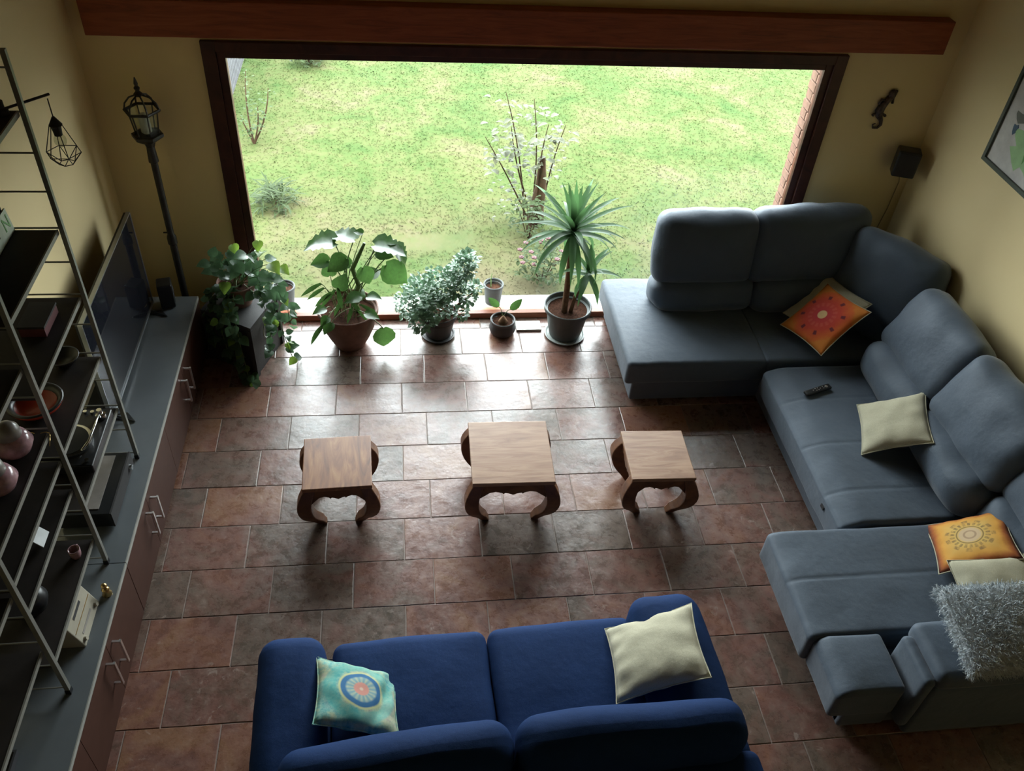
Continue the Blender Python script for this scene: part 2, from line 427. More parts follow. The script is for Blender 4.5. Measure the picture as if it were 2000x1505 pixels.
# ------------------------------------------------------------------ mesh helpers
class MB:
    def __init__(self):
        self.v = []
        self.f = []

    def add(self, vs, fs, mtx=None):
        o = len(self.v)
        if mtx is not None:
            vs = [tuple(mtx @ Vector(p)) for p in vs]
        self.v += [tuple(p) for p in vs]
        self.f += [tuple(i + o for i in f) for f in fs]
        return self

    def box(self, lo, hi, mtx=None):
        x0, y0, z0 = lo; x1, y1, z1 = hi
        vs = [(x0, y0, z0), (x1, y0, z0), (x1, y1, z0), (x0, y1, z0), (x0, y0, z1), (x1, y0, z1), (x1, y1, z1), (x0, y1, z1)]
        fs = [(0, 3, 2, 1), (4, 5, 6, 7), (0, 1, 5, 4), (1, 2, 6, 5), (2, 3, 7, 6), (3, 0, 4, 7)]
        return self.add(vs, fs, mtx)

    def tube(self, pts, rad, n=8, caps=True):
        pts = [Vector(p) for p in pts]
        if isinstance(rad, (int, float)):
            rad = [rad] * len(pts)
        rings = []
        ref = Vector((0, 0, 1))
        prev = None
        for i, p in enumerate(pts):
            d = (pts[min(i + 1, len(pts) - 1)] - pts[max(i - 1, 0)])
            if d.length < 1e-9:
                d = Vector((0, 0, 1))
            d.normalize()
            if prev is None:
                a = d.cross(ref if abs(d.z) < 0.9 else Vector((1, 0, 0))).normalized()
            else:
                a = (prev - d * prev.dot(d))
                a = a.normalized() if a.length > 1e-6 else d.orthogonal().normalized()
            prev = a
            bb = d.cross(a)
            rings.append([p + (a * math.cos(2 * PI * k / n) + bb * math.sin(2 * PI * k / n)) * rad[i] for k in range(n)])
        o = len(self.v)
        for r_ in rings:
            self.v += [tuple(q) for q in r_]
        for i in range(len(rings) - 1):
            for k in range(n):
                a0 = o + i * n + k; a1 = o + i * n + (k + 1) % n
                self.f.append((a0, a1, a1 + n, a0 + n))
        if caps:
            self.f.append(tuple(o + k for k in reversed(range(n))))
            self.f.append(tuple(o + (len(rings) - 1) * n + k for k in range(n)))
        return self

    def lathe(self, prof, c=(0, 0, 0), n=28, cap0=True, cap1=True, mtx=None):
        vs = []; fs = []
        for (r_, z) in prof:
            for k in range(n):
                vs.append((c[0] + r_ * math.cos(2 * PI * k / n), c[1] + r_ * math.sin(2 * PI * k / n), c[2] + z))
        for i in range(len(prof) - 1):
            for k in range(n):
                a0 = i * n + k; a1 = i * n + (k + 1) % n
                fs.append((a0, a1, a1 + n, a0 + n))
        if cap0:
            fs.append(tuple(reversed(range(n))))
        if cap1:
            fs.append(tuple((len(prof) - 1) * n + k for k in range(n)))
        return self.add(vs, fs, mtx)

    def prism(self, poly, t0, t1, axis='y', mtx=None):
        """poly in the plane across axis, extruded t0..t1"""
        n = len(poly)
        def P3(a, b_, t):
            return (a, t, b_) if axis == 'y' else ((t, a, b_) if axis == 'x' else (a, b_, t))
        vs = [P3(a, b_, t0) for a, b_ in poly] + [P3(a, b_, t1) for a, b_ in poly]
        fs = [tuple(range(n)), tuple(reversed(range(n, 2 * n)))]
        fs += [(i, i + n, (i + 1) % n + n, (i + 1) % n) for i in range(n)]
        return self.add(vs, fs, mtx)

    def ball(self, c, r_, n=12, m_=8, sc=(1, 1, 1)):
        prof = [(max(1e-4, r_ * math.sin(PI * i / m_)), -r_ * math.cos(PI * i / m_)) for i in range(m_ + 1)]
        mt = Matrix.Translation(c) @ Matrix.Diagonal((*sc, 1))
        return self.lathe(prof, (0, 0, 0), n, True, True, mt)


def rbox(mb, c, h, r, puff=(0, 0, 0), n=9, mtx=None, wrinkle=0.0, wscale=4.0, seed=0.0, fn=None):
    """soft rounded box: half size h, edge radius r, each face bulged by puff"""
    h = Vector(h); r = min(r, min(h) * 0.98)
    nn3 = (n, n, n) if isinstance(n, int) else n
    def samples(i_):
        hh = h[i_]
        k = (hh - r) / hh
        m_ = nn3[i_]
        inner = [(-k + 2 * k * i / m_) for i in range(m_ + 1)]
        e = [1, 1 - (1 - k) * 0.29, 1 - (1 - k) * 0.62]
        e = [1.0, k + (1 - k) * 0.66, k + (1 - k) * 0.33]
        return [-x for x in e] + inner + list(reversed(e))
    S = [samples(i) for i in range(3)]
    idx = {}; vs = []; fs = []
    def vid(p):
        key = (round(p[0], 5), round(p[1], 5), round(p[2], 5))
        if key in idx:
            return idx[key]
        q = Vector([max(-(h[i] - r), min(h[i] - r, p[i] * h[i])) for i in range(3)])
        d = Vector([p[i] * h[i] - q[i] for i in range(3)])
        w = q + (d.normalized() * r if d.length > 1e-9 else Vector())
        u = [w[i] / h[i] for i in range(3)]
        for ax in range(3):
            if puff[ax]:
                o1, o2 = (ax + 1) % 3, (ax + 2) % 3
                bul = max(0, 1 - u[o1] ** 2) * max(0, 1 - u[o2] ** 2)
                w[ax] += u[ax] * puff[ax] * bul ** 0.75
        if wrinkle:
            nn = noise.noise_vector((w + Vector((seed, seed * 1.7, 0))) * wscale)
            w = w + nn * wrinkle
        if fn:
            w = fn(w)
        idx[key] = len(vs)
        vs.append(tuple(w + Vector(c)))
        return idx[key]
    for ax in range(3):
        o1, o2 = (ax + 1) % 3, (ax + 2) % 3
        for sg in (-1, 1):
            A, B = S[o1], S[o2]
            for i in range(len(A) - 1):
                for j in range(len(B) - 1):
                    q = []
                    for (a, b_) in ((A[i], B[j]), (A[i + 1], B[j]), (A[i + 1], B[j + 1]), (A[i], B[j + 1])):
                        p = [0, 0, 0]; p[ax] = sg; p[o1] = a; p[o2] = b_
                        q.append(vid(p))
                    if sg < 0:
                        q.reverse()
                    if len(set(q)) >= 3:
                        fs.append(tuple(q))
    mb.add(vs, fs, mtx)
    return mb


def build(name, mb, mat, parent=None, smooth=False, loc=None):
    me = bpy.data.meshes.new(name)
    me.from_pydata(mb.v, [], mb.f)
    me.materials.append(MATS[mat])
    if smooth:
        me.polygons.foreach_set('use_smooth', [True] * len(me.polygons))
        if smooth == 'auto':
            me.set_sharp_from_angle(angle=math.radians(38))
    me.update()
    o = bpy.data.objects.new(name, me)
    COL.objects.link(o)
    if loc is not None:
        o.location = loc
    if parent is not None:
        o.parent = parent
    return o


def tag(o, label=None, cat=None, group=None, kind=None):
    if label: o['label'] = label
    if cat: o['category'] = cat
    if group: o['group'] = group
    if kind: o['kind'] = kind
    return o


def thing(name, label, cat, loc=(0, 0, 0), rz=0.0, group=None, mtx=None):
    o = bpy.data.objects.new(name, None)
    o.empty_display_size = 0.1
    COL.objects.link(o)
    if mtx is not None:
        o.matrix_world = mtx
    else:
        o.location = loc
        o.rotation_euler = (0, 0, rz)
    return tag(o, label, cat, group)


def struct(name, mb, mat, smooth=False, parent=None):
    return tag(build(name, mb, mat, parent, smooth), kind='structure')


def rotvec(v):
    v = Vector(v)
    return Matrix.Rotation(v.length, 4, v.normalized()) if v.length > 1e-6 else Matrix.Identity(4)


# ------------------------------------------------------------------ the room
XL, XR, YW, YB, ZC = -2.06, 4.03, 5.85, -2.6, 6.0
WX0, WX1, WZ1 = -1.28, 3.19, 2.30          # window frame outer
YO = 6.12                                  # outside face of the wall

floor = struct('floor', MB().box((XL - 0.3, YB - 0.3, -0.2), (XR + 0.3, YW, -0.0035)), 'tile_grout')
TX, TY, YR0 = 0.4925, 0.3352, 5.351
tile_cache = {}


def tile_mesh(w, d, var):
    key = (round(w, 3), round(d, 3), var)
    if key in tile_cache:
        return tile_cache[key]
    rr = random.Random(hash(key) % 1000)
    g = 0.003
    nx, ny = 5, 4
    vs = []; fs = []
    loop = []
    pts = []
    for i in range(nx):
        pts.append((-w / 2 + w * i / nx, -d / 2))
    for i in range(ny):
        pts.append((w / 2, -d / 2 + d * i / ny))
    for i in range(nx):
        pts.append((w / 2 - w * i / nx, d / 2))
    for i in range(ny):
        pts.append((-w / 2, d / 2 - d * i / ny))
    top = []; mid = []; bot = []
    for (x, y) in pts:
        jx = rr.uniform(-0.0012, 0.0012); jy = rr.uniform(-0.0012, 0.0012)
        x1 = x - math.copysign(g, x) + jx if abs(x) > w / 2 - 1e-6 else x
        y1 = y - math.copysign(g, y) + jy if abs(y) > d / 2 - 1e-6 else y
        k = 0.988
        top.append((x1 * k, y1 * k, 0.0 - rr.uniform(0, 0.0006)))
        mid.append((x1, y1, -0.002))
        bot.append((x1, y1, -0.006))
    n = len(pts)
    vs = top + mid + bot
    fs = [tuple(range(n))]
    for a in (0, n):
        fs += [(a + i, a + n + i, a + n + (i + 1) % n, a + (i + 1) % n) for i in range(n)]
    me = bpy.data.meshes.new('tile')
    me.from_pydata(vs, [], fs)
    me.materials.append(MATS['slate_tile'])
    me.update()
    tile_cache[key] = me
    return me


for row in range(-2, 15):
    y1 = YR0 - TY * row
    y0 = y1 - TY
    y1 = min(y1, YW - 0.01)
    if y1 - y0 < 0.05:
        continue
    ph = 0.138 if row % 2 == 0 else -0.04
    k = math.floor((-1.62 - ph) / TX)
    x = ph + k * TX
    while x < XR - 0.02:
        x0 = max(x, -1.62); x1 = min(x + TX, XR)
        if x1 - x0 > 0.03:
            o = bpy.data.objects.new('tile', tile_mesh(x1 - x0, y1 - y0, random.randint(0, 3) if x1 - x0 > 0.49 else 0))
            o.location = ((x0 + x1) / 2, (y0 + y1) / 2, random.uniform(-0.0008, 0.0004))
            o.rotation_euler = (random.uniform(-.0015, .0015), random.uniform(-.0015, .0015), 0)
            if random.random() < 0.5:
                o.rotation_euler.z = PI
            o.parent = floor
            COL.objects.link(o)
        x += TX

ZB = -0.2
struct('wall_left', MB().box((XL - 0.3, YB - 0.3, ZB), (XL, YO, ZC)), 'yellow_wall_paint')
struct('wall_right', MB().box((XR, YB - 0.3, ZB), (XR + 0.3, YO, ZC)), 'yellow_wall_paint')
struct('wall_back', MB().box((XL, YB - 0.3, ZB), (XR, YB, ZC)), 'gallery_wall_wood')
struct('ceiling', MB().box((XL - 0.3, YB - 0.3, ZC), (XR + 0.3, YO, ZC + 0.2)), 'ceiling_wood')
wf = MB()
wf.box((XL, YW, ZB), (WX0, YO, ZC)).box((WX1, YW, ZB), (XR, YO, ZC)).box((WX0, YW, WZ1), (WX1, YO, ZC))
wall_front = struct('wall_front', wf, 'yellow_wall_paint')

# brick faced reveals outside the frame, each brick a piece
bme = {}
for side in (0, 1):
    xs = WX1 if side else WX0
    for i in range(31):
        z0 = i * 0.074 + 0.004
        for j in range(2):
            key = (side, j, i % 2)
            if key not in bme:
                bm_ = MB()
                ln = 0.13 if (j + i) % 2 else 0.105
                a = 0.055
                y0 = 0.0
                mtx = None
                # brick lies along y, front face looks into the opening
                bm_.box((-a, 0.003, 0), (0, ln - 0.004, 0.066))
                me = bpy.data.meshes.new('brick')
                bb = bmesh.new()
                vsb = [bb.verts.new(p) for p in bm_.v]
                for f_ in bm_.f:
                    bb.faces.new([vsb[q] for q in f_])
                bmesh.ops.bevel(bb, geom=bb.edges[:], offset=0.004, segments=1, affect='EDGES')
                bb.to_mesh(me); bb.free()
                me.materials.append(MATS['outside_brick'])
                bme[key] = (me, ln)
            me, ln = bme[key]
            o = bpy.data.objects.new('brick', me)
            yy = YW + 0.075 if j == 0 else YW + 0.075 + (0.105 if i % 2 == 0 else 0.13)
            # right side reveal is brought in so that it shows past the jamb
            xx = (WX1 - 0.075 + 0.055 if side else WX0 + 0.075) + (0.0 if side else 0.0)
            o.location = (xx + random.uniform(-0.003, 0.003), yy, z0)
            if yy + ln > YO + 0.15:
                continue
            o.parent = wall_front
            COL.objects.link(o)

# beam over the window
bm_ = MB(); bm_.box((-1.955, YW - 0.10, 2.345), (3.85, YW + 0.001, 2.575))
beam = struct('trim_1', bm_, 'beam_wood')
bv = beam.modifiers.new('edge', 'BEVEL'); bv.width = 0.006; bv.segments = 2

# window 1: frame members, glass
win = MB()
win.box((WX0, YW - 0.035, 0.0), (WX0 + 0.09, YW + 0.05, WZ1))
window = struct('window_1', win, 'frame_wood')


def wpart(name, lo, hi, mat='frame_wood'):
    o = build(name, MB().box(lo, hi), mat, window)
    b_ = o.modifiers.new('edge', 'BEVEL'); b_.width = 0.004; b_.segments = 2
    return o


wpart('frame_jamb', (WX1 - 0.09, YW - 0.035, 0.0), (WX1, YW + 0.05, WZ1))
wpart('frame_head', (WX0 + 0.09, YW - 0.035, WZ1 - 0.07), (WX1 - 0.09, YW + 0.05, WZ1))
wpart('frame_sill', (WX0 + 0.09, YW - 0.035, 0.0), (WX1 - 0.09, YW + 0.05, 0.055), 'sill_wood')
wpart('sash_stile', (WX0 + 0.09, YW - 0.015, 0.055), (WX0 + 0.145, YW + 0.045, WZ1 - 0.07))
wpart('sash_stile', (WX1 - 0.145, YW - 0.015, 0.055), (WX1 - 0.09, YW + 0.045, WZ1 - 0.07))
wpart('sash_rail', (WX0 + 0.145, YW - 0.015, WZ1 - 0.115), (WX1 - 0.145, YW + 0.045, WZ1 - 0.07))
wpart('glass_pane', (WX0 + 0.14, YW + 0.012, 0.05), (WX1 - 0.14, YW + 0.018, WZ1 - 0.11), 'window_glass').modifiers.clear()

# ------------------------------------------------------------------ outside
ledge = struct('trim_2', MB().box((WX0 - 0.02, YW + 0.05, -0.1), (WX1 + 0.02, YO + 0.02, 0.004)), 'stone_ledge')
g = MB()
nx, ny = 60, 50
gv = []
GX0, GX1, GY0, GY1 = -9.0, 13.0, YO, 26.0


def ground_z(x, y):
    d = max(0.0, y - YO)
    return -0.034 + 0.004 * noise.noise(Vector((x * 0.9, y * 0.9, 0))) * min(1, d * 2)


for j in range(ny + 1):
    for i in range(nx + 1):
        x = GX0 + (GX1 - GX0) * i / nx; y = GY0 + (GY1 - GY0) * (j / ny) ** 1.6
        gv.append((x, y, ground_z(x, y)))
gf = [(j * (nx + 1) + i, j * (nx + 1) + i + 1, (j + 1) * (nx + 1) + i + 1, (j + 1) * (nx + 1) + i) for j in range(ny) for i in range(nx)]
g.add(gv, gf)
tag(build('lawn', g, 'lawn_ground', smooth=True), kind='structure')

# grass blades: one uncountable mass
rs = np.random.RandomState(3)
NB = 70000
t = rs.rand(NB)
gy = YO + 0.06 + 6.6 * t
gx = -3.2 + rs.rand(NB) * 11.0
keep = (gx > -2.3 - 0.2 * (gy - 6)) & (gx < 3.6 + 0.65 * (gy - 6))
bare = (np.sin(gx * 2.1 + 1.0) * np.cos(gy * 2.6) > 0.62) & (gy < 7.2)
gx, gy = gx[keep & ~bare], gy[keep & ~bare]
n = len(gx)
ang = rs.rand(n) * 2 * PI
h = 0.009 + 0.013 * rs.rand(n) ** 2
wd = 0.0035 + 0.003 * rs.rand(n)
lean = 1.0 + rs.rand(n) * 1.4
co = np.zeros((n, 4, 3))
dx, dy = np.cos(ang), np.sin(ang)
lx, ly = np.cos(ang + 1.57 + rs.randn(n) * .4), np.sin(ang + 1.57 + rs.randn(n) * .4)
z0 = np.full(n, -0.054)
for k, (sx, fz, fw) in enumerate(((-1, 0.0, 1.0), (1, 0.0, 1.0), (1, 0.6, 0.75), (0, 1.0, 0.0))):
    co[:, k, 0] = gx + dx * wd * sx * fw + lx * lean * h * fz ** 1.5
    co[:, k, 1] = gy + dy * wd * sx * fw + ly * lean * h * fz ** 1.5
    co[:, k, 2] = z0 + 0.02 + h * fz * 1.0
me = bpy.data.meshes.new('grass')
me.vertices.add(n * 4); me.loops.add(n * 4); me.polygons.add(n)
me.vertices.foreach_set('co', co.reshape(-1))
me.loops.foreach_set('vertex_index', np.arange(n * 4, dtype=np.int32))
me.polygons.foreach_set('loop_start', np.arange(0, n * 4, 4, dtype=np.int32))
me.update(); me.validate()
me.materials.append(MATS['grass_blade'])
gr = bpy.data.objects.new('grass', me); COL.objects.link(gr)
tag(gr, 'short yellow-green lawn grass growing outside the picture window', 'grass', kind='stuff')


# ------------------------------------------------------------------ leaves
def leaf_mesh(name, kind, mat, seed=0):
    """unit leaf along +y, stalk at origin, normal +z"""
    rr = random.Random(seed)
    if kind == 'heart':
        prof = [(0.0, 0.10, -0.10), (0.08, 0.34, -0.06), (0.25, 0.47, 0.0), (0.45, 0.44, 0.0), (0.65, 0.32, 0.0), (0.83, 0.16, 0.0), (1.0, 0.01, 0.0)]
    elif kind == 'oval':
        prof = [(0.0, 0.04, 0), (0.12, 0.2, 0), (0.32, 0.31, 0), (0.55, 0.32, 0), (0.78, 0.22, 0), (0.93, 0.09, 0), (1.0, 0.01, 0)]
    elif kind == 'lance':
        prof = [(0.0, 0.028, 0), (0.12, 0.035, 0), (0.3, 0.05, 0), (0.5, 0.052, 0), (0.7, 0.042, 0), (0.87, 0.024, 0), (1.0, 0.002, 0)]
    else:   # deeply waved lobed leaf
        prof = [(0.0, 0.14, -0.14), (0.1, 0.42, -0.08), (0.24, 0.50, 0.0), (0.33, 0.38, 0), (0.42, 0.50, 0.0), (0.52, 0.34, 0), (0.62, 0.42, 0.0),
                (0.72, 0.24, 0), (0.82, 0.25, 0.0), (0.92, 0.10, 0), (1.0, 0.01, 0.0)]
    droop = rr.uniform(0.12, 0.34) if kind != 'lance' else rr.choice((0.02, 0.08, 0.2, 0.36))
    fold = rr.uniform(0.10, 0.3)
    cols = (-1, -0.55, 0, 0.55, 1)
    vs = []; fs = []
    for (t_, w, back) in prof:
        y = t_
        zc = -droop * t_ * t_ + 0.05 * math.sin(t_ * 3)
        for c in cols:
            yy = y + back * abs(c) * 1.0
            z = zc + fold * w * abs(c) ** 1.4 + (0.02 * math.sin(t_ * 14 + c * 3 + seed) * abs(c) if kind != 'lance' else 0)
            vs.append((w * c, yy, z))
    m_ = len(cols)
    for i in range(len(prof) - 1):
        for k in range(m_ - 1):
            fs.append((i * m_ + k, i * m_ + k + 1, (i + 1) * m_ + k + 1, (i + 1) * m_ + k))
    me = bpy.data.meshes.new(name)
    me.from_pydata(vs, [], fs)
    me.materials.append(MATS[mat])
    me.polygons.foreach_set('use_smooth', [True] * len(me.polygons))
    me.update()
    return me


def leaf_mtx(pos, direction, size, normal=(0, 0, 1), width=1.0):
    d = Vector(direction).normalized()
    n_ = Vector(normal)
    n_ = n_ - d * n_.dot(d)
    if n_.length < 1e-4:
        n_ = d.orthogonal()
    n_.normalize()
    x = d.cross(n_)
    m_ = Matrix((x * size * width, d * size, n_ * size)).transposed().to_4x4()
    m_.translation = Vector(pos)
    return m_


def put_leaf(me, parent, mtx, name='leaf'):
    o = bpy.data.objects.new(name, me)
    COL.objects.link(o)
    o.parent = parent
    o.matrix_parent_inverse = Matrix.Identity(4)
    o.matrix_basis = mtx
    return o


def mass_of_leaves(name, items, kind, mat, parent, nvar=3):
    mb = MB()
    base_ = [leaf_mesh('tmp', kind, mat, s) for s in range(nvar)]
    dat = [([tuple(v_.co) for v_ in m_.vertices], [tuple(p.vertices) for p in m_.polygons]) for m_ in base_]
    for i, mt in enumerate(items):
        vs_, fs_ = dat[i % nvar]
        mb.add(vs_, fs_, mt)
    for m_ in base_:
        bpy.data.meshes.remove(m_)
    o = build(name, mb, mat, parent, True)
    o['kind'] = 'stuff'
    return o


def curve_pts(p0, p1, bow=(0, 0, 0), n=7):
    p0, p1, bow = Vector(p0), Vector(p1), Vector(bow)
    return [p0.lerp(p1, i / (n - 1)) + bow * (4 * (i / (n - 1)) * (1 - i / (n - 1))) for i in range(n)]


# ------------------------------------------------------------------ garden things
t_ = thing('young_tree', 'young tree with thick brown stump and thin pale-leaved shoots on the lawn', 'tree', (1.32, 7.4, -0.04))
s = MB(); s.tube([(0, 0, 0), (0.0, 0, 0.2), (0.02, 0, 0.42), (0.01, 0, 0.72)], [0.085, 0.07, 0.055, 0.03], 10)
build('trunk', s, 'twig', t_, True)
items = []
shoots = [((-0.12, 0, 0.05), (-0.36, 0.1, 1.30)), ((-0.05, 0.02, 0.1), (-0.10, 0.1, 1.25)), ((0.05, 0, 0.1), (0.20, 0, 1.05)),
          ((-0.1, -0.03, 0.1), (-0.55, -0.05, 0.95)), ((-0.02, -0.05, 0.3), (0.02, -0.1, 1.1)), ((-0.12, 0, 0.3), (-0.3, 0.05, 1.0))]
for (a, b_) in shoots:
    pts = curve_pts(a, b_, (random.uniform(-.05, .05), 0.03, 0), 7)
    build('branch', MB().tube(pts, [0.010, 0.009, 0.008, 0.007, 0.006, 0.005, 0.003], 5), 'twig', t_)
    for k in range(30):
        q = random.uniform(0.42, 1.0)
        p = Vector(a).lerp(Vector(b_), q) + Vector((random.gauss(0, .075), random.gauss(0, .075), random.gauss(0, .05)))
        ang_ = random.uniform(0, 2 * PI)
        items.append(leaf_mtx(p, (math.cos(ang_), math.sin(ang_), random.uniform(-.3, .4)), random.uniform(.05, .095)))
for k in range(40):
    p = Vector((random.gauss(-0.22, .14), random.gauss(0, .1), random.uniform(0.05, 0.5)))
    ang_ = random.uniform(0, 2 * PI)
    items.append(leaf_mtx(p, (math.cos(ang_), math.sin(ang_), random.uniform(-.3, .4)), random.uniform(.04, .07)))
mass_of_leaves('foliage', items, 'oval', 'garden_leaf_pale', t_)


def bush(name, label, loc, rad, hgt, nleaf, mat, size=(.03, .06), flowers=0, nstem=6, kind='oval'):
    t_ = thing(name, label, 'shrub', loc)
    for k in range(nstem):
        a = random.uniform(0, 2 * PI); q = random.uniform(.3, .9)
        s = MB().tube(curve_pts((0.02 * math.cos(a), 0.02 * math.sin(a), 0), (rad * q * math.cos(a), rad * q * math.sin(a), hgt * random.uniform(.7, 1)),
                                (0, 0, 0.03), 5), [.006, .005, .004, .003, .002], 5)
        build('stem', s, 'twig', t_)
    items = []
    for k in range(nleaf):
        a = random.uniform(0, 2 * PI); q = rad * random.random() ** .5; zz = hgt * (0.15 + 0.85 * random.random())
        q *= (0.5 + 0.5 * math.sin(PI * min(1, zz / hgt * .8 + .15)))
        b2 = random.uniform(0, 2 * PI)
        items.append(leaf_mtx((q * math.cos(a), q * math.sin(a), zz), (math.cos(b2), math.sin(b2), random.uniform(-.3, .6)), random.uniform(*size)))
    mass_of_leaves('foliage', items, kind, mat, t_)
    for k in range(flowers):
        a = random.uniform(0, 2 * PI); q = rad * random.uniform(.5, 1.05)
        f_ = MB()
        c = (q * math.cos(a), q * math.sin(a), hgt * random.uniform(.75, 1.08))
        for j in range(5):
            aj = j * 2 * PI / 5
            f_.ball((c[0] + .014 * math.cos(aj), c[1] + .014 * math.sin(aj), c[2]), .013, 6, 4, (1, 1, .6))
        f_.ball(c, .012, 6, 4)
        build('flower', f_, 'rose_flower', t_, True)
    return t_


bush('flowering_shrub', 'low green shrub with dusky pink flowers right outside the window behind the yucca', (1.25, 6.42, -0.04), 0.24, 0.36, 260, 'garden_leaf', (.03, .06), 16)
bush('green_shrub', 'leafy green shrub at the foot of the brown tree stump', (1.22, 7.15, -0.04), 0.22, 0.42, 180, 'garden_leaf', (.03, .06))
bush('grass_tuft', 'bright green grass tuft on the lawn by the left window jamb', (-1.25, 7.75, -0.05), 0.2, 0.2, 200, 'garden_leaf', (.1, .2), 0, 2, 'lance')
bush('dark_shrub', 'dark green low shrub far out at the top left of the lawn', (-1.15, 11.3, -0.05), 0.25, 0.3, 200, 'garden_leaf', (.04, .08))
rose = thing('rose_bush', 'thin bare-stemmed rose bush on the lawn near the white fence', 'shrub', (-1.6, 9.06, -0.04))
items = []
for (b_, bow) in (((0.02, 0, .82), -.03), ((.22, .05, .62), .04), ((.1, -.05, .45), .02), ((-.1, 0, .3), 0)):
    pts = curve_pts((0, 0, 0), b_, (bow, 0, 0), 6)
    build('stem', MB().tube(pts, [.012, .01, .009, .008, .006, .004], 5), 'twig', rose)
    for k in range(26):
        p = Vector(b_) * random.uniform(.3, 1) + Vector((random.gauss(0, .04), random.gauss(0, .04), 0))
        a = random.uniform(0, 6.28)
        items.append(leaf_mtx(p, (math.cos(a), math.sin(a), .2), random.uniform(.03, .06)))
mass_of_leaves('foliage', items, 'oval', 'garden_leaf', rose)

fence = thing('slatted_fence', 'white slatted fence along the left edge of the lawn', 'fence', (-2.0, 9.2, -0.05))
build('rail', MB().box((-0.03, 0, 0.18), (-0.005, 5.4, 0.24)).box((-0.03, 0, 0.8), (-0.005, 5.4, 0.86)), 'white_paint', fence)
sl = MB(); sl.box((-.004, 0, 0), (.014, .075, 1.05))
sme = None
for k in range(54):
    if sme is None:
        o = build('slat', sl, 'white_paint', fence); sme = o.data
    else:
        o = bpy.data.objects.new('slat', sme); o.parent = fence; COL.objects.link(o)
    o.location = (0, k * 0.1, random.uniform(-.006, .006))


def pot(root, prof, mat, soil_z, soil_r, wall=0.012, n=32):
    """open thick walled pot from an outer profile"""
    inner = [(max(.01, r_ - wall), z) for r_, z in reversed(prof) if z > soil_z - 0.02]
    p_ = prof + [(prof[-1][0] - wall * .5, prof[-1][1] + .004)] + inner + [(soil_r * .97, soil_z - .03)]
    build('pot', MB().lathe(p_, n=n, cap1=False), mat, root, 'auto')
    mb = MB()
    vs = [(0, 0, soil_z + .008)]; N = 20
    for ring_ in (0.35, 0.7, 1.0):
        for k in range(N):
            a = 2 * PI * k / N
            vs.append((soil_r * ring_ * math.cos(a), soil_r * ring_ * math.sin(a), soil_z + random.uniform(-.006, .008)))
    fs = [(0, 1 + k, 1 + (k + 1) % N) for k in range(N)]
    for r_ in range(2):
        for k in range(N):
            a0 = 1 + r_ * N + k; a1 = 1 + r_ * N + (k + 1) % N
            fs.append((a0, a0 + N, a1 + N, a1))
    mb.add(vs, fs)
    build('soil', mb, 'soil', root, True)


po1 = thing('outdoor_pot', 'grey round pot outside on the ledge behind the trailing corner plant', 'plant pot', (-1.0, 6.05, 0.004))
pot(po1, [(.07, 0), (.08, .09), (.088, .165), (.094, .168), (.094, .19)], 'outdoor_pot', .15, .08)
po2 = thing('outdoor_pot', 'dark-rimmed grey pot with a bare shoot outside behind the jade shrub', 'plant pot', (0.765, 6.05, 0.004))
pot(po2, [(.066, 0), (.075, .09), (.082, .165), (.088, .168), (.088, .19)], 'outdoor_pot', .14, .074)
build('shoot', MB().tube([(-.02, .02, .14), (-.022, .03, .22), (-.015, .035, .27)], [.006, .005, .003], 5), 'stem_green', po2)

# ------------------------------------------------------------------ indoor plants
# 1 corner stand with trailing pothos
ang_ = math.radians(66)
stand = thing('plant_stand', 'dark cube-shaped stand in the corner under the trailing plant', 'stand', (-1.13, 5.13, 0), 0)
ex = Vector((math.cos(math.radians(70)), math.sin(math.radians(70)), 0)); ey = Vector((math.cos(math.radians(148)), math.sin(math.radians(148)), 0))
mt = Matrix((ex, ey, Vector((0, 0, 1)))).transposed().to_4x4()
SB = 0.46
build('body', MB().box((0.012, 0.012, 0.0), (SB - .012, SB - .012, 0.44), mt), 'dark_box', stand)
top = MB(); top.box((0, 0, 0.44), (SB, SB, 0.47), mt)
build('top', top, 'dark_box', stand)
for (u_, v_) in ((0, 0), (1, 0), (0, 1), (1, 1)):
    a0, b0 = u_ * (SB - .035), v_ * (SB - .035)
    build('corner_post', MB().box((a0 - (.004 if not u_ else -.004), b0 - (.004 if not v_ else -.004), 0), (a0 + .035, b0 + .035, .441), mt), 'dark_box', stand)
# pale round ring added on the right face for a leaf's highlights
rg = MB()
for k in range(24):
    a = 2 * PI * k / 24; a2 = 2 * PI * (k + 1) / 24
ctr = ex * 0.24 - ey * 0.004 + Vector((0, 0, .30))
rg.tube([ctr + ex * .075 * math.cos(2 * PI * k / 24) + Vector((0, 0, .075 * math.sin(2 * PI * k / 24))) for k in range(25)], .006, 6, False)
build('leaf_highlight_ring', rg, 'pale_saucer', stand, True)

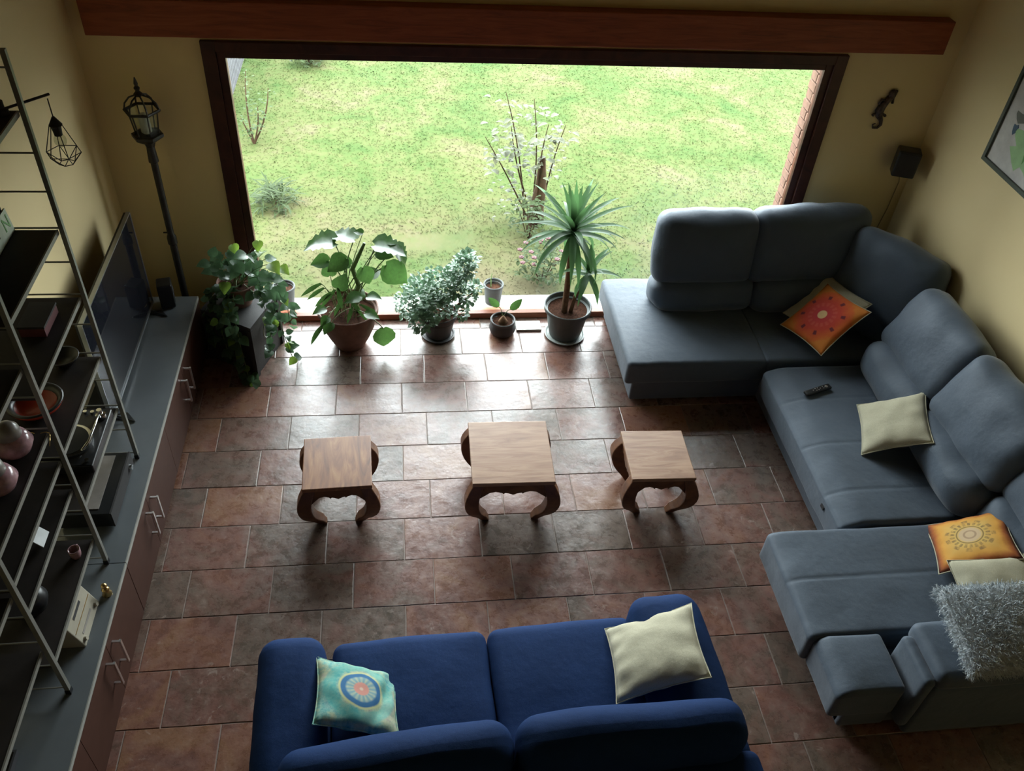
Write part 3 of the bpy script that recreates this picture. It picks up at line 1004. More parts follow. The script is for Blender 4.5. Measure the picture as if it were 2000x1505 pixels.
cc = Vector((-1.13, 5.13, 0)) + (ex + ey) * SB * .5
plant1 = thing('trailing_plant', 'trailing heart-leaved vine in a terracotta pot spilling over the dark corner stand', 'plant', (cc.x, cc.y, 0.47))
pot(plant1, [(.095, 0), (.12, .09), (.135, .15), (.145, .152), (.145, .185)], 'terracotta', .16, .13)
hearts = [leaf_mesh('leaf', 'heart', 'pothos_leaf', s) for s in range(5)]
hearts_l = [leaf_mesh('leaf', 'heart', 'pothos_leaf_light', s) for s in range(3)]
base_c = Vector((cc.x, cc.y, .47))
vines = [  # world end points of vines
    [(-1.22, 5.42, .66), (-1.32, 5.30, .62), (-1.36, 5.22, .40), (-1.33, 5.20, .12)],
    [(-1.25, 5.38, .66), (-1.24, 5.18, .60), (-1.22, 5.12, .35), (-1.20, 5.10, .05), (-1.16, 5.02, .02)],
    [(-1.18, 5.42, .66), (-1.05, 5.30, .62), (-1.00, 5.24, .42), (-1.02, 5.20, .20)],
    [(-1.15, 5.48, .68), (-0.98, 5.50, .66), (-0.90, 5.48, .48), (-0.89, 5.45, .26)],
    [(-1.15, 5.45, .68), (-0.96, 5.35, .60), (-0.93, 5.30, .30), (-0.88, 5.28, .06)],
    [(-1.28, 5.42, .66), (-1.42, 5.38, .62), (-1.47, 5.36, .42), (-1.46, 5.34, .22)],
    [(-1.28, 5.30, .64), (-1.30, 5.20, .55), (-1.28, 5.15, .30), (-1.26, 5.14, .15)],
]
lv = 0
for vn in vines:
    pts = []
    for a, b_ in zip(vn[:-1], vn[1:]):
        pts += [Vector(a).lerp(Vector(b_), k / 4) for k in range(4)]
    pts.append(Vector(vn[-1]))
    build('vine', MB().tube([p - base_c for p in pts], .0028, 5), 'stem_green', plant1)
    for p in pts[2:]:
        for rep in range(2):
            a = random.uniform(0, 2 * PI)
            d = Vector((math.cos(a), math.sin(a) - .7, random.uniform(-.9, .2)))
            me = random.choice(hearts_l) if random.random() < .12 else random.choice(hearts)
            q = p - base_c + Vector((random.uniform(-.03, .03), random.uniform(-.03, .03), random.uniform(-.02, .03)))
            put_leaf(me, plant1, leaf_mtx(q, d, random.uniform(.05, .085), (0.1, -.55, 1)))
            lv += 1
top_targets = [(-1.35, .96), (-1.30, .93), (-1.26, .94), (-1.22, .98), (-1.18, .92), (-1.12, .95), (-1.04, 1.0), (-.94, .93), (-.90, .82), (-1.0, .86),
               (-1.08, .85), (-1.16, .84), (-1.25, .84), (-1.32, .86), (-1.38, .90), (-1.28, .76), (-1.16, .76), (-1.05, .76), (-.97, .74), (-1.36, .78),
               (-1.10, .70), (-1.22, .70), (-.99, .66), (-.93, .62), (-1.02, .94), (-1.2, .88), (-1.13, .8), (-1.3, .8)]
for i, (x, z) in enumerate(top_targets):
    tip = Vector((x, 5.36 + random.uniform(-.08, .14), z)) - base_c
    st = Vector((random.uniform(-.04, .04), random.uniform(-.04, .04), .16))
    build('stalk', MB().tube(curve_pts(st, tip, (0, 0, .04), 5), .0022, 4), 'stem_green', plant1)
    a = random.uniform(0, 2 * PI)
    d = Vector((tip.x * 2 + math.cos(a) * .5, math.sin(a) * .5 - .3, random.uniform(-.5, .3)))
    light = i in (6, 7, 8, 3, 24, 15)
    me = random.choice(hearts_l) if light else random.choice(hearts)
    put_leaf(me, plant1, leaf_mtx(tip, d, random.uniform(.08, .115), (0, -.45, 1)))
    put_leaf(random.choice(hearts), plant1, leaf_mtx(tip * .85 + Vector((0, 0, -.01)), (-d.x, d.y, -.2), random.uniform(.06, .09), (0, -.4, 1)))

# 2 philodendron in a big terracotta pot
plant2 = thing('potted_philodendron', 'big-leaved plant in a wide terracotta pot by the window', 'plant', (-.445, 5.52, 0))
pot(plant2, [(.115, 0), (.125, .02), (.165, .10), (.205, .20), (.222, .29), (.226, .33), (.240, .335), (.240, .365)], 'terracotta', .31, .21)
b2 = Vector((-.445, 5.52, 0))
phl = [leaf_mesh('leaf', 'heart', 'philodendron_leaf', s + 10) for s in range(4)] + [leaf_mesh('leaf', 'lobed', 'philodendron_leaf', s) for s in range(2)]
# x, y, z, size, direction, normal, mesh
L2 = [(-.50, 5.50, .97, .27, (-1, .05, -.05), (0, -.1, 1), 4), (-.36, 5.52, .98, .24, (-.9, .4, 0), (0, 0, 1), 5), (-.20, 5.46, .97, .26, (1, -.1, -.1), (0, -.1, 1), 4),
      (-.16, 5.52, .95, .20, (.9, .4, -.15), (0, .1, 1), 0), (-.42, 5.42, .88, .19, (-.8, -.3, -.35), (.2, -.5, 1), 1), (-.55, 5.45, .84, .16, (-1, 0, -.1), (0, -.5, 1), 2),
      (-.30, 5.42, .80, .17, (.3, -.2, -1), (.1, -1, .3), 3), (-.13, 5.42, .82, .25, (.75, -.2, -.7), (-.2, -.8, .6), 1), (-.06, 5.48, .92, .22, (.6, .1, -.8), (.3, -.3, 1), 4),
      (-.20, 5.45, .91, .15, (1, -.1, -.1), (0, -.5, 1), 0), (-.29, 5.50, 1.05, .08, (-.8, .2, .1), (0, -.4, 1), 2), (-.33, 5.36, .58, .15, (-.9, -.3, -.05), (0, -.2, 1), 0),
      (-.28, 5.38, .56, .13, (.8, -.2, .1), (0, -.1, 1), 3), (-.17, 5.36, .27, .22, (.02, -.1, -1), (.2, -1, .1), 1), (-.55, 5.44, .72, .14, (-.1, -.1, 1), (0, -1, .2), 2),
      (-.50, 5.42, .62, .16, (.5, -.1, .9), (0, -1, .3), 0), (-.60, 5.38, .45, .12, (-.9, -.3, -.05), (0, -.2, 1), 2), (-.58, 5.34, .40, .10, (-.6, -.6, -.2), (0, -.3, 1), 1),
      (-.56, 5.30, .38, .12, (-.5, -.7, -.4), (0, -.5, 1), 3), (-.30, 5.36, .42, .13, (.9, -.3, -.1), (0, -.2, 1), 1), (-.36, 5.5, .45, .12, (.3, .6, .4), (0, -.6, 1), 2),
      (-.28, 5.6, .60, .14, (.7, .4, .1), (0, -.6, 1), 3), (-.45, 5.62, .66, .13, (-.3, .6, .2), (0, -.6, 1), 0), (-.40, 5.55, .74, .12, (-.7, .2, .2), (0, -.8, 1), 2)]
for i, (x, y, z, s, d, nn, k) in enumerate(L2):
    p = Vector((x, y, z)) - b2
    a = random.uniform(0, 2 * PI)
    st = Vector((.10 * math.cos(a), .08 * math.sin(a), .31))
    build('stalk', MB().tube(curve_pts(st, p, (0, 0, .05), 7), .0045 if s > .15 else .003, 5), 'stem_green', plant2)
    put_leaf(phl[k], plant2, leaf_mtx(p, d, s * .88, nn))
for (x0, z0_, dx_, ln) in ((-.60, .62, -.9, .16), (-.55, .58, -.7, .17), (-.52, .6, -.5, .18), (-.5, .62, .1, .17), (-.62, .66, -1, .18), (-.63, .27, -.5, .2), (-.42, .5, .6, .15), (-.34, .46, 1, .15),
                           (-.48, .5, -.3, .14), (-.4, .44, -.2, .14), (-.36, .4, .5, .12)):
    p = Vector((x0, 5.42, z0_)) - b2
    build('stalk', MB().tube(curve_pts((p.x * .5, 0, .31), p, (0, 0, .06), 5), .003, 5), 'stem_green', plant2)
    put_leaf(leaf_mesh('leaf', 'lance', 'philodendron_leaf', int(x0 * 100) % 7), plant2, leaf_mtx(p, (dx_, -.3, -.5), ln, (0, -.6, 1), 2.0))
tr = MB()
tr.tube([(0.08, .02, .31), (.05, 0, .45), (.10, -.02, .58), (.06, 0, .72), (.12, 0, .86), (.16, 0, .95)], [.022, .02, .02, .018, .016, .012], 8)
build('trunk', tr, 'stem_green', plant2, True)

# 3 jade shrub
plant3 = thing('potted_jade_shrub', 'dense small-leaved jade shrub leaning both ways in a dark pot', 'plant', (.27, 5.61, 0))
pot(plant3, [(.105, .02), (.118, .08), (.140, .2), (.158, .205), (.158, .235)], 'dark_pot', .2, .145)
build('saucer', MB().lathe([(.12, 0), (.135, .008), (.14, .022), (.128, .022), (.12, .012)]), 'dark_pot', plant3, 'auto')
b3 = Vector((.27, 5.61, 0))
items = []
blobs = [((-.20, -.06, .36), .14, 190), ((-.12, -.05, .45), .15, 220), ((.0, 0, .50), .14, 180), ((.10, 0, .56), .10, 120), ((.19, 0, .66), .10, 140), ((.23, 0, .73), .075, 80),
         ((.23, -.04, .42), .07, 60), ((.29, -.02, .49), .05, 45), ((.18, -.1, .30), .055, 40), ((-.14, -.16, .28), .10, 110), ((-.02, -.12, .36), .12, 130), ((.13, 0, .47), .08, 60)]
for (c, r_, k_) in blobs:
    for k in range(int(k_ * 1.6)):
        d = Vector((random.gauss(0, 1), random.gauss(0, 1), random.gauss(0, 1))).normalized()
        p = Vector(c) + d * r_ * random.uniform(.55, 1.05)
        dd = d + Vector((random.uniform(-.7, .7), random.uniform(-.7, .7), random.uniform(-.2, .8)))
        items.append(leaf_mtx(p, dd, random.uniform(.026, .042), (0, 0, 1), 1.3))
mass_of_leaves('foliage', items, 'oval', 'jade_leaf', plant3, 2)
for (a, b_) in (((.03, 0, .2), (.19, 0, .64)), ((.02, .0, .2), (-.02, 0, .46)), ((0, -.02, .2), (-.2, -.05, .34)), ((.04, -.02, .2), (.27, -.03, .44)), ((.02, -.03, .2), (.16, -.1, .28))):
    build('stem', MB().tube(curve_pts(a, b_, (0.01, 0, .01), 6), [.016, .014, .012, .011, .009, .006], 7), 'stem_brown', plant3, True)

# 4 little pot with bulb and two leaves
plant4 = thing('small_bulb_plant', 'small dark squat pot with a brown bulb and two leaves', 'plant', (.805, 5.62, 0))
pot(plant4, [(.07, 0), (.10, .02), (.112, .06), (.100, .10), (.094, .115), (.104, .118), (.104, .14)], 'dark_pot', .115, .09)
build('bulb', MB().lathe([(.035, .11), (.04, .125), (.028, .15), (.008, .18)], (0.0, -.01, 0), 12), 'stem_brown', plant4, True)
for (tip, d, s) in (((-.04, 0, .27), (-.6, 0, .6), .12), ((.055, 0, .24), (.75, 0, .8), .13)):
    build('stalk', MB().tube(curve_pts((0, 0, .16), tip, (0, 0, .02), 5), .003, 5), 'stem_green', plant4)
    put_leaf(leaf_mesh('leaf', 'oval', 'philodendron_leaf', 3), plant4, leaf_mtx(tip, d, s, (0, -1, .5), .8))
tag(build('flat_panel', MB().box((-.105, -.06, 0), (.105, .06, .018)), 'off_white_panel', loc=(1.035, 5.69, 0)),
    'thin off-white flat panel lying on the tiles beside the small bulb pot', 'panel')

# 5 yucca / dracaena
plant5 = thing('potted_yucca', 'tall yucca with drooping strap leaves in a large grey pot', 'plant', (1.33, 5.585, 0))
pot(plant5, [(.13, .015), (.145, .08), (.165, .2), (.175, .262), (.195, .266), (.198, .30)], 'green_grey_pot', .255, .17)
build('saucer', MB().lathe([(.15, 0), (.165, .006), (.172, .02), (.16, .02), (.15, .01)]), 'pale_saucer', plant5, 'auto')
build('trunk', MB().tube([(-.03, -.02, .25), (-.03, -.02, .5), (-.035, -.02, .75), (-.04, -.02, .98)], [.026, .025, .024, .022], 9), 'stem_brown', plant5, True)
build('trunk', MB().tube([(.02, -.03, .25), (.04, -.04, .42), (.09, -.05, .56), (.12, -.05, .62)], [.018, .016, .014, .012], 8), 'stem_brown', plant5, True)
yl = [leaf_mesh('leaf', 'lance', 'yucca_leaf', s) for s in range(8)]


def strap_leaf(seed, L_, droop, up_):
    pts = []
    vs = []; fs = []
    N = 10
    pos = Vector((0, 0, 0)); a = up_
    seg = L_ / N
    for i in range(N + 1):
        t2 = i / N
        w = 0.026 * (1.05 - abs(t2 - .35) * .6) * (1 if t2 < .6 else max(0.02, (1 - t2) / .4) ** .7)
        for c, zz in ((-1, .35), (0, 0), (1, .35)):
            vs.append((w * c, pos.y - zz * w * math.sin(a), pos.z + zz * w * math.cos(a)))
        pos = pos + Vector((0, math.cos(a), math.sin(a))) * seg
        a -= droop / N * (0.4 + 1.4 * t2)
    for i in range(N):
        for k in range(2):
            fs.append((i * 3 + k, i * 3 + k + 1, i * 3 + 4 + k, i * 3 + 3 + k))
    mb = MB(); mb.add(vs, fs)
    return mb


def strap_head(root, c, n_, L0, seed, tilt=(0, 0)):
    rr = random.Random(seed)
    for i in range(n_):
        q = i / n_
        up_ = 1.45 - 2.0 * q ** .8
        droop = 0.25 + 1.5 * q ** 1.2
        az = i * 2.399 + rr.uniform(-.25, .25)
        o = build('leaf', strap_leaf(i, L0 * rr.uniform(.8, 1.12) * (0.85 + .25 * math.sin(PI * q)), droop, up_), 'yucca_leaf', root, True)
        o.location = Vector(c) + Vector((0, 0, .05 * (1 - q)))
        o.rotation_euler = (0, 0, az)


strap_head(plant5, (-.04, -.02, .98), 46, .44, 5)
strap_head(plant5, (.12, -.05, .62), 15, .30, 9)

# ------------------------------------------------------------------ carved tables
def carved_table(label, loc, rz, w, d, hgt, topmat, tk=.028):
    root = thing('carved_table', label, 'table', loc, rz, 'carved opium-style tables in a row')
    o = build('tabletop', MB().box((-w / 2, -d / 2, hgt - tk), (w / 2, d / 2, hgt)), topmat, root)
    bv = o.modifiers.new('edge', 'BEVEL'); bv.width = .005; bv.segments = 2
    ins = .022
    zt = hgt - tk
    # aprons with scalloped lower edge
    def apron(L_):
        half = L_ / 2
        poly = [(-half, zt), (-half, zt - .13)]
        prof = [(-.82, -.085), (-.68, -.062), (-.5, -.055), (-.34, -.064), (-.28, -.075), (-.24, -.066), (-.14, -.07), (0, -.082), (.14, -.07), (.24, -.066),
                (.28, -.075), (.34, -.064), (.5, -.055), (.68, -.062), (.82, -.085)]
        poly += [(a * half, zt + b_ * 1.15 * hgt / .42) for a, b_ in prof]
        poly += [(half, zt - .13), (half, zt)]
        return poly
    th = .022
    for sg in (-1, 1):
        y = sg * (d / 2 - ins)
        build('apron', MB().prism(apron(w - .09), y - th / 2, y + th / 2, 'y'), 'table_wood_dark', root)
        x = sg * (w / 2 - ins)
        build('apron', MB().prism(apron(d - .09), x - th / 2, x + th / 2, 'x'), 'table_wood_dark', root)
    for sx in (-1, 1):
        for sy in (-1, 1):
            # square section swept: bulges out, curls in at the foot
            N = 12
            vs = []; fs = []
            for i in range(N + 1):
                q = i / N
                z = zt * (1 - q)
                out = .045 * math.sin(PI * min(1, q * 1.25)) - .055 * max(0, q - .72) / .28
                t2 = .035 + .010 * math.sin(PI * min(1, q * 1.1)) - .008 * max(0, q - .8) / .2
                cx_, cy_ = sx * (w / 2 - .045 + out), sy * (d / 2 - .045 + out * .55)
                for (a, b_) in ((-1, -1), (1, -1), (1, 1), (-1, 1)):
                    vs.append((cx_ + a * t2, cy_ + b_ * t2, z))
            for i in range(N):
                for k in range(4):
                    a0 = i * 4 + k; a1 = i * 4 + (k + 1) % 4
                    fs.append((a0, a0 + 4, a1 + 4, a1))
            fs.append((0, 1, 2, 3)); fs.append(tuple(N * 4 + k for k in (3, 2, 1, 0)))
            lg = build('leg', MB().add(vs, fs), 'table_wood_dark', root)
            bv = lg.modifiers.new('edge', 'BEVEL'); bv.width = .007; bv.segments = 2; bv.limit_method = 'ANGLE'
            lg.data.polygons.foreach_set('use_smooth', [False] * len(lg.data.polygons))
    return root


carved_table('small carved wooden side table with grain running lengthwise, left of the three', (-.452, 3.835, 0), math.radians(2.0), .43, .445, .40, 'table_wood')
carved_table('largest carved wooden table with pale top, middle of the three', (.664, 3.855, 0), math.radians(-1.0), .53, .555, .42, 'table_wood_cross', .03)
carved_table('small carved wooden side table with greyish top, beside the grey sofa', (1.645, 3.80, 0), math.radians(-1.5), .425, .44, .40, 'table_wood_cross')

# ------------------------------------------------------------------ grey corner sofa
gs = thing('corner_sofa', 'large grey-blue U-shaped corner sofa under the window and right wall', 'sofa', (3.0, 4.0, 0))
G = Vector((3.0, 4.0, 0))


def gpart(name, lo, hi, r=.04, puff=(0, 0, 0), mat='sofa_grey_fabric', mtx=None, wr=0.004, ws=5, n=9, seed=None, fn=None, parent=None):
    lo, hi = Vector(lo), Vector(hi)
    c = (lo + hi) / 2 - G
    hs = (hi - lo) / 2
    mb = MB()
    if seed is None:
        seed = random.uniform(0, 50)
    if mtx is not None:
        rbox(mb, (0, 0, 0), hs, r, puff, n, Matrix.Translation(c) @ mtx, wr, ws, seed, fn)
    else:
        rbox(mb, c, hs, r, puff, n, None, wr, ws, seed, fn)
    return build(name, mb, mat, parent or gs, True)


# bases
gpart('base', (1.70, 4.73, .02), (3.98, 5.79, .25), .02, mat='sofa_base_fabric', wr=0)
gpart('base', (2.72, 3.12, .02), (3.98, 4.74, .25), .02, mat='sofa_base_fabric', wr=0)
gpart('base', (2.31, 2.06, .02), (3.98, 3.13, .25), .02, mat='sofa_base_fabric', wr=0)
# window section slab and seat
gpart('seat_pad', (1.63, 4.69, .215), (2.72, 5.80, .42), .035, (0, 0, .012), wr=.006, ws=7)
gpart('seat_pad', (2.70, 4.69, .215), (3.98, 5.80, .42), .035, (0, 0, .012), wr=.009, ws=8)
# side section: four quilted panels
def quilted(seams, xfront, drop, sag=0.0):
    def fn(w):
        w = w.copy()
        for sy in seams:
            w.z -= 0.005 * math.exp(-((w.y - sy) / 0.008) ** 2) * max(0, min(1.0, w.z / .1))
        # front edge falls away from a ridge set back from the nose
        if w.z > 0:
            q = max(0.0, (xfront - w.x) / 0.16)
            w.z -= drop * min(1.0, q) ** 1.5 * min(1.0, w.z / .11)
        return w
    return fn


def pad(y0, y1, x0, seams, ridge, drop=.045):
    c = ((x0 + 3.98) / 2, (y0 + y1) / 2)
    mb = MB()
    hs = Vector(((3.98 - x0) / 2, (y1 - y0) / 2, .122))
    rbox(mb, Vector((c[0], c[1], .303)) - G, hs, .032, (0, 0, .010), (34, int((y1 - y0) * 75), 4), None, .0045, 6, x0, quilted([q - c[1] for q in seams], ridge - c[0], drop))
    pd = build('seat_pad', mb, 'sofa_grey_fabric', gs, True)
    for q in seams:
        build('stitched_seam', MB().tube([(ridge + .01 - 3, q - 4, .4215), (3.2 - 3, q - 4, .424)], .0022, 4), 'sofa_base_fabric', pd)
    return pd


pad(3.13, 4.63, 2.66, (4.26, 3.82, 3.40), 2.83)
pad(2.37, 3.11, 2.165, (2.75,), 2.26)
mb = MB()
rbox(mb, Vector((2.385, 2.205, .303)) - G, Vector((.190, .178, .122)), .030, (0, 0, .012), (14, 10, 4), None, .004, 6, 3.0,
     lambda w: Vector((w.x, w.y, w.z - .040 * min(1, max(0, (-.11 - w.x) / .085)) ** 1.4 * max(0, min(1, w.z / .11)))))
build('footrest_pad', mb, 'sofa_grey_fabric', gs, True)
gpart('footrest_base', (2.31, 2.05, .02), (2.585, 2.37, .22), .02, mat='sofa_base_fabric', wr=0)
# near arm, layered
gpart('arm_body', (2.66, 1.98, .02), (3.98, 2.31, .50), .03, (0, 0, 0), wr=.002)
gpart('arm_layer', (2.60, 1.985, .10), (2.67, 2.28, .56), .03, (0, 0, 0), wr=.002)
gpart('arm_pad', (2.66, 1.975, .48), (3.98, 2.33, .615), .05, (0, 0, .01), wr=.003)

# rear frames along window and wall
gpart('back_frame', (2.72, 5.58, .25), (3.98, 5.80, .72), .05, wr=.003)
gpart('back_frame', (3.82, 2.36, .25), (4.0, 5.7, .70), .05, wr=.003)


def cushion_x(lo, hi, lean_, **k):      # leaning about the y axis (against the right wall)
    return gpart('back_cushion', lo, hi, .075, (.04, .02, .02), mtx=Matrix.Rotation(lean_, 4, 'Y'), wr=.010, ws=6, n=10, **k)


def lumbar(name, c, size, rz, tilt, r=.085, puff=(.03, .05, .03), wr=.017):
    hs = Vector(size) / 2
    mb = MB()
    mt_ = Matrix.Translation(Vector(c) - G) @ Matrix.Rotation(rz, 4, 'Z') @ Matrix.Rotation(tilt, 4, 'X')
    rbox(mb, (0, 0, 0), hs, r, puff, 14, mt_, wr, 5, random.uniform(0, 40))
    return build(name, mb, 'sofa_grey_fabric', gs, True)


# local x = width, y = thickness (front is -y), z = height; tilt leans the top backwards
# window section (front faces -y)
lumbar('lumbar_cushion', (2.36, 5.44, .545), (.80, .27, .27), 0, -.20)
lumbar('head_cushion', (2.33, 5.49, .92), (.77, .22, .56), 0, -.22)
lumbar('lumbar_cushion', (3.15, 5.42, .545), (.78, .30, .27), 0, -.20)
lumbar('head_cushion', (3.16, 5.50, .94), (.92, .23, .58), 0, -.22)
# corner (diagonal)
lumbar('lumbar_cushion', (3.62, 5.12, .545), (.62, .26, .27), -PI / 4 * 1.15, -.2)
lumbar('corner_cushion', (3.70, 5.10, .85), (.74, .24, .60), -PI / 4 * 1.25, -.30)
# right wall section (front faces -x)
for (y, hh) in ((4.255, .75), (3.50, .76)):
    lumbar('lumbar_cushion', (3.52, y, .545), (hh, .28, .27), -PI / 2, -.22)
    lumbar('head_cushion', (3.68, y + .03, .87), (hh + .03, .23, .52), -PI / 2, -.42)
lumbar('lumbar_cushion', (3.62, 2.76, .545), (.72, .26, .27), -PI / 2, -.22)
lumbar('head_cushion', (3.76, 2.78, .87), (.74, .23, .52), -PI / 2, -.42)
# small dark tag on the seat front
build('fabric_tag', MB().box((2.652 - 3, 3.345 - 4, .30), (2.658 - 3, 3.385 - 4, .325)), 'black_matt', gs)


# ------------------------------------------------------------------ throw cushions
def throw_cushion(label, c, rv, size, mat, thick=.13, seed=1, wr=.010, group=None, crumple=0.0, back=None):
    mtx = Matrix.Translation(c) @ rotvec(rv)
    root = thing('throw_cushion', label, 'cushion', mtx=mtx, group=group)
    n_ = 22
    s = size / 2
    rr = random.Random(seed)
    k1 = [rr.uniform(5, 9) for _ in range(4)]
    ph = [rr.uniform(0, 6) for _ in range(4)]
    vs = []; idx = {}; fs = []
    def P(i, j, side):
        u = -1 + 2 * i / n_; v_ = -1 + 2 * j / n_
        edge = abs(u) == 1 or abs(v_) == 1
        key = (i, j, 0 if edge else side)
        if key in idx:
            return idx[key]
        x = s * u * (1 - .075 * (1 - v_ * v_) * abs(u) ** 2)
        y = s * v_ * (1 - .075 * (1 - u * u) * abs(v_) ** 2)
        t2 = (max(0, 1 - abs(u) ** 2.4) * max(0, 1 - abs(v_) ** 2.4)) ** .55
        z = 0 if edge else side * thick / 2 * t2
        if not edge:
            pl_ = 0
            for q, (a, b_) in enumerate(((u, v_), (-u, v_), (v_, u), (-v_, u))):
                pl_ += wr * max(0, a) ** 3 * math.sin(b_ * k1[q] * 1.6 + ph[q])
            z += side * pl_ * (1 - max(abs(u), abs(v_)) ** 6) * 1.0
            nn = noise.noise(Vector((u * 2.2 + seed, v_ * 2.2, side * 3.0)))
            z += nn * wr * .8
            if crumple:
                z -= side * crumple * math.exp(-((u - v_ * .3 - .62) ** 2) / .02) * (1 - v_ * v_)
        idx[key] = len(vs)
        vs.append((x, y, z))
        return idx[key]
    for side in (1, -1):
        for i in range(n_):
            for j in range(n_):
                q = [P(i, j, side), P(i + 1, j, side), P(i + 1, j + 1, side), P(i, j + 1, side)]
                if side < 0:
                    q.reverse()
                fs.append(tuple(q))
    build('cover', MB().add(vs, fs), mat, root, True)
    # piped seam
    sm = []
    for (a0, a1) in (((-1, -1), (1, -1)), ((1, -1), (1, 1)), ((1, 1), (-1, 1)), ((-1, 1), (-1, -1))):
        for q in range(10):
            u = a0[0] + (a1[0] - a0[0]) * q / 10; v_ = a0[1] + (a1[1] - a0[1]) * q / 10
            sm.append((s * u * (1 - .075 * (1 - v_ * v_) * abs(u) ** 2), s * v_ * (1 - .075 * (1 - u * u) * abs(v_) ** 2), 0))
    sm.append(sm[0])
    build('seam', MB().tube(sm, .0035, 5, False), back or mat, root, True)
    return root


throw_cushion('plain beige cushion half hidden behind the orange-red one on the corner sofa', (3.26, 5.07, .62), (.472, -.40, -1.15), .47, 'beige_linen', .12, 2)
throw_cushion('orange-red patterned cushion with pale centre dot in the sofa corner', (3.165, 4.90, .655), (.472, -.508, -1.185), .48, 'red_mandala_print', .11, 3, .006, back='beige_linen')
throw_cushion('plain beige cushion on the grey sofa beside the remote control', (3.263, 3.836, .585), (.036, -.577, -.32), .45, 'beige_linen', .13, 4)
throw_cushion('golden-orange cushion with dark lace ring print on the near chaise', (3.311, 2.852, .565), (-.27, -.516, -.278), .45, 'gold_mandala_print', .11, 5, .006, back='beige_linen')
throw_cushion('pale beige cushion between the golden-orange and the shaggy grey one', (3.29, 2.455, .585), (.25, -.30, -.1), .48, 'beige_linen', .15, 6)
throw_cushion('teal and blue mandala cushion at the left end of the blue sofa', (-.274, 2.11, .59), (-.273, .408, -.016), .42, 'teal_mandala_print', .12, 7, .012, crumple=.03)
throw_cushion('large cream-beige cushion at the right end of the blue sofa', (1.215, 2.225, .635), (-.20, -.43, -.05), .48, 'beige_linen', .14, 8, .012)

# shaggy cushion: cover + a fur mass
fc = Matrix.Translation((3.03, 2.19, .70)) @ rotvec((.13, -.077, -.04))
fur = thing('throw_cushion', 'shaggy silver-grey fur cushion lying on the near sofa arm', 'cushion', mtx=fc)
mb = MB(); rbox(mb, (0, 0, 0), (.235, .235, .05), .045, (0, 0, .03), 8)
build('cover', mb, 'fur_backing', fur, True)
fm = MB()
rr = random.Random(4)
for k in range(6500):
    u, v_ = rr.uniform(-1, 1), rr.uniform(-1, 1)
    if rr.random() < .3:
        a = rr.uniform(-1, 1)
        u, v_ = rr.choice(((a, 1), (a, -1), (1, a), (-1, a)))
    z = .045 + .035 * (1 - u * u) * (1 - v_ * v_)
    edge = max(abs(u), abs(v_))
    if edge > .97:
        z = rr.uniform(-.03, .045)
    p = Vector((u * .23, v_ * .23, z))
    nrm = Vector((u ** 5 * 1.3, v_ ** 5 * 1.3, 1.0 if edge < .97 else .2)).normalized()
    fl = Vector((rr.gauss(0, .55), rr.gauss(-.25, .55), rr.gauss(0, .2)))
    d = (nrm + fl).normalized()
    L_ = rr.uniform(.022, .042)
    w = d.cross(Vector((rr.gauss(0, 1), rr.gauss(0, 1), rr.gauss(0, 1)))).normalized() * .0016
    e = p + d * L_ * .6; e2 = p + (d + Vector((fl.x, fl.y, -.3)) * .5).normalized() * L_
    fm.add([p - w, p + w, e + w * .8, e2, e - w * .8], [(0, 1, 2, 4), (4, 2, 3)])
o = build('fur_pile', fm, 'fur_strand', fur)
o['kind'] = 'stuff'

# remote control on the grey sofa
rm = thing('remote_control', 'small black remote control on the grey sofa seat', 'remote', (2.955, 4.33, .437), math.radians(19))
mb = MB(); rbox(mb, (0, 0, .011), (.115, .024, .011), .008, n=4)
build('body', mb, 'black_plastic', rm, True)
for (x, y) in ((-.02, -.01), (-.02, .01), (0, -.01), (0, .01), (.02, 0), (.045, -.008), (.045, .008), (-.045, 0)):
    build('button', MB().lathe([(.004, .0215), (.004, .0245)], (x, y, 0), 8), 'brushed_metal', rm)
build('dial_button', MB().lathe([(.012, .0215), (.012, .0245), (.008, .025)], (.075, 0, 0), 14), 'brushed_metal', rm)

# ------------------------------------------------------------------ blue sofa
bs = thing('two_seat_sofa', 'deep blue velvet two-seat sofa with its back to the viewer', 'sofa', (.405, 1.98, 0), math.radians(2.1))


def bpart(name, c, size, r=.06, puff=(0, 0, 0), tilt=0.0, rz=0.0, wr=.006, ws=5, mat='blue_velvet', n=10, fn=None, ty=0.0):
    hs = Vector(size) / 2
    mb = MB()
    mt_ = Matrix.Translation(c) @ Matrix.Rotation(rz, 4, 'Z') @ Matrix.Rotation(tilt, 4, 'X') @ Matrix.Rotation(ty, 4, 'Y')
    rbox(mb, (0, 0, 0), hs, r, puff, n, mt_, wr, ws, random.uniform(0, 40), fn)
    return build(name, mb, mat, bs, True)


bpart('base', (0, .04, .16), (2.26, .86, .28), .03, wr=.002)
for sx in (-1, 1):
    bpart('seat_cushion', (sx * .402, .19, .37), (.80, .72, .20), .06, (0, .02, .025), wr=.006)
    bpart('arm', (.955, .085, .33), (.40, .99, .61), .11, (.01, .02, .02), wr=.010, ty=.03) if sx > 0 else bpart('arm', (-.985, .065, .33), (.33, .92, .60), .10, (.01, .015, .02), wr=.010, ty=-.03)
    bpart('foot', (sx * .98, .35, .015), (.08, .08, .05), .01, wr=0, mat='black_matt', n=2)
    bpart('foot', (sx * .98, -.33, .015), (.08, .08, .05), .01, wr=0, mat='black_matt', n=2)
bpart('back_cushion', (-.50, -.255, .64), (1.02, .24, .46), .10, (.01, .035, .03), tilt=-.14 * -1, wr=.014, ws=4, rz=.05)
bpart('back_cushion', (.56, -.245, .65), (1.06, .24, .46), .10, (.01, .035, .03), tilt=.14, wr=.014, ws=4, rz=-.01)
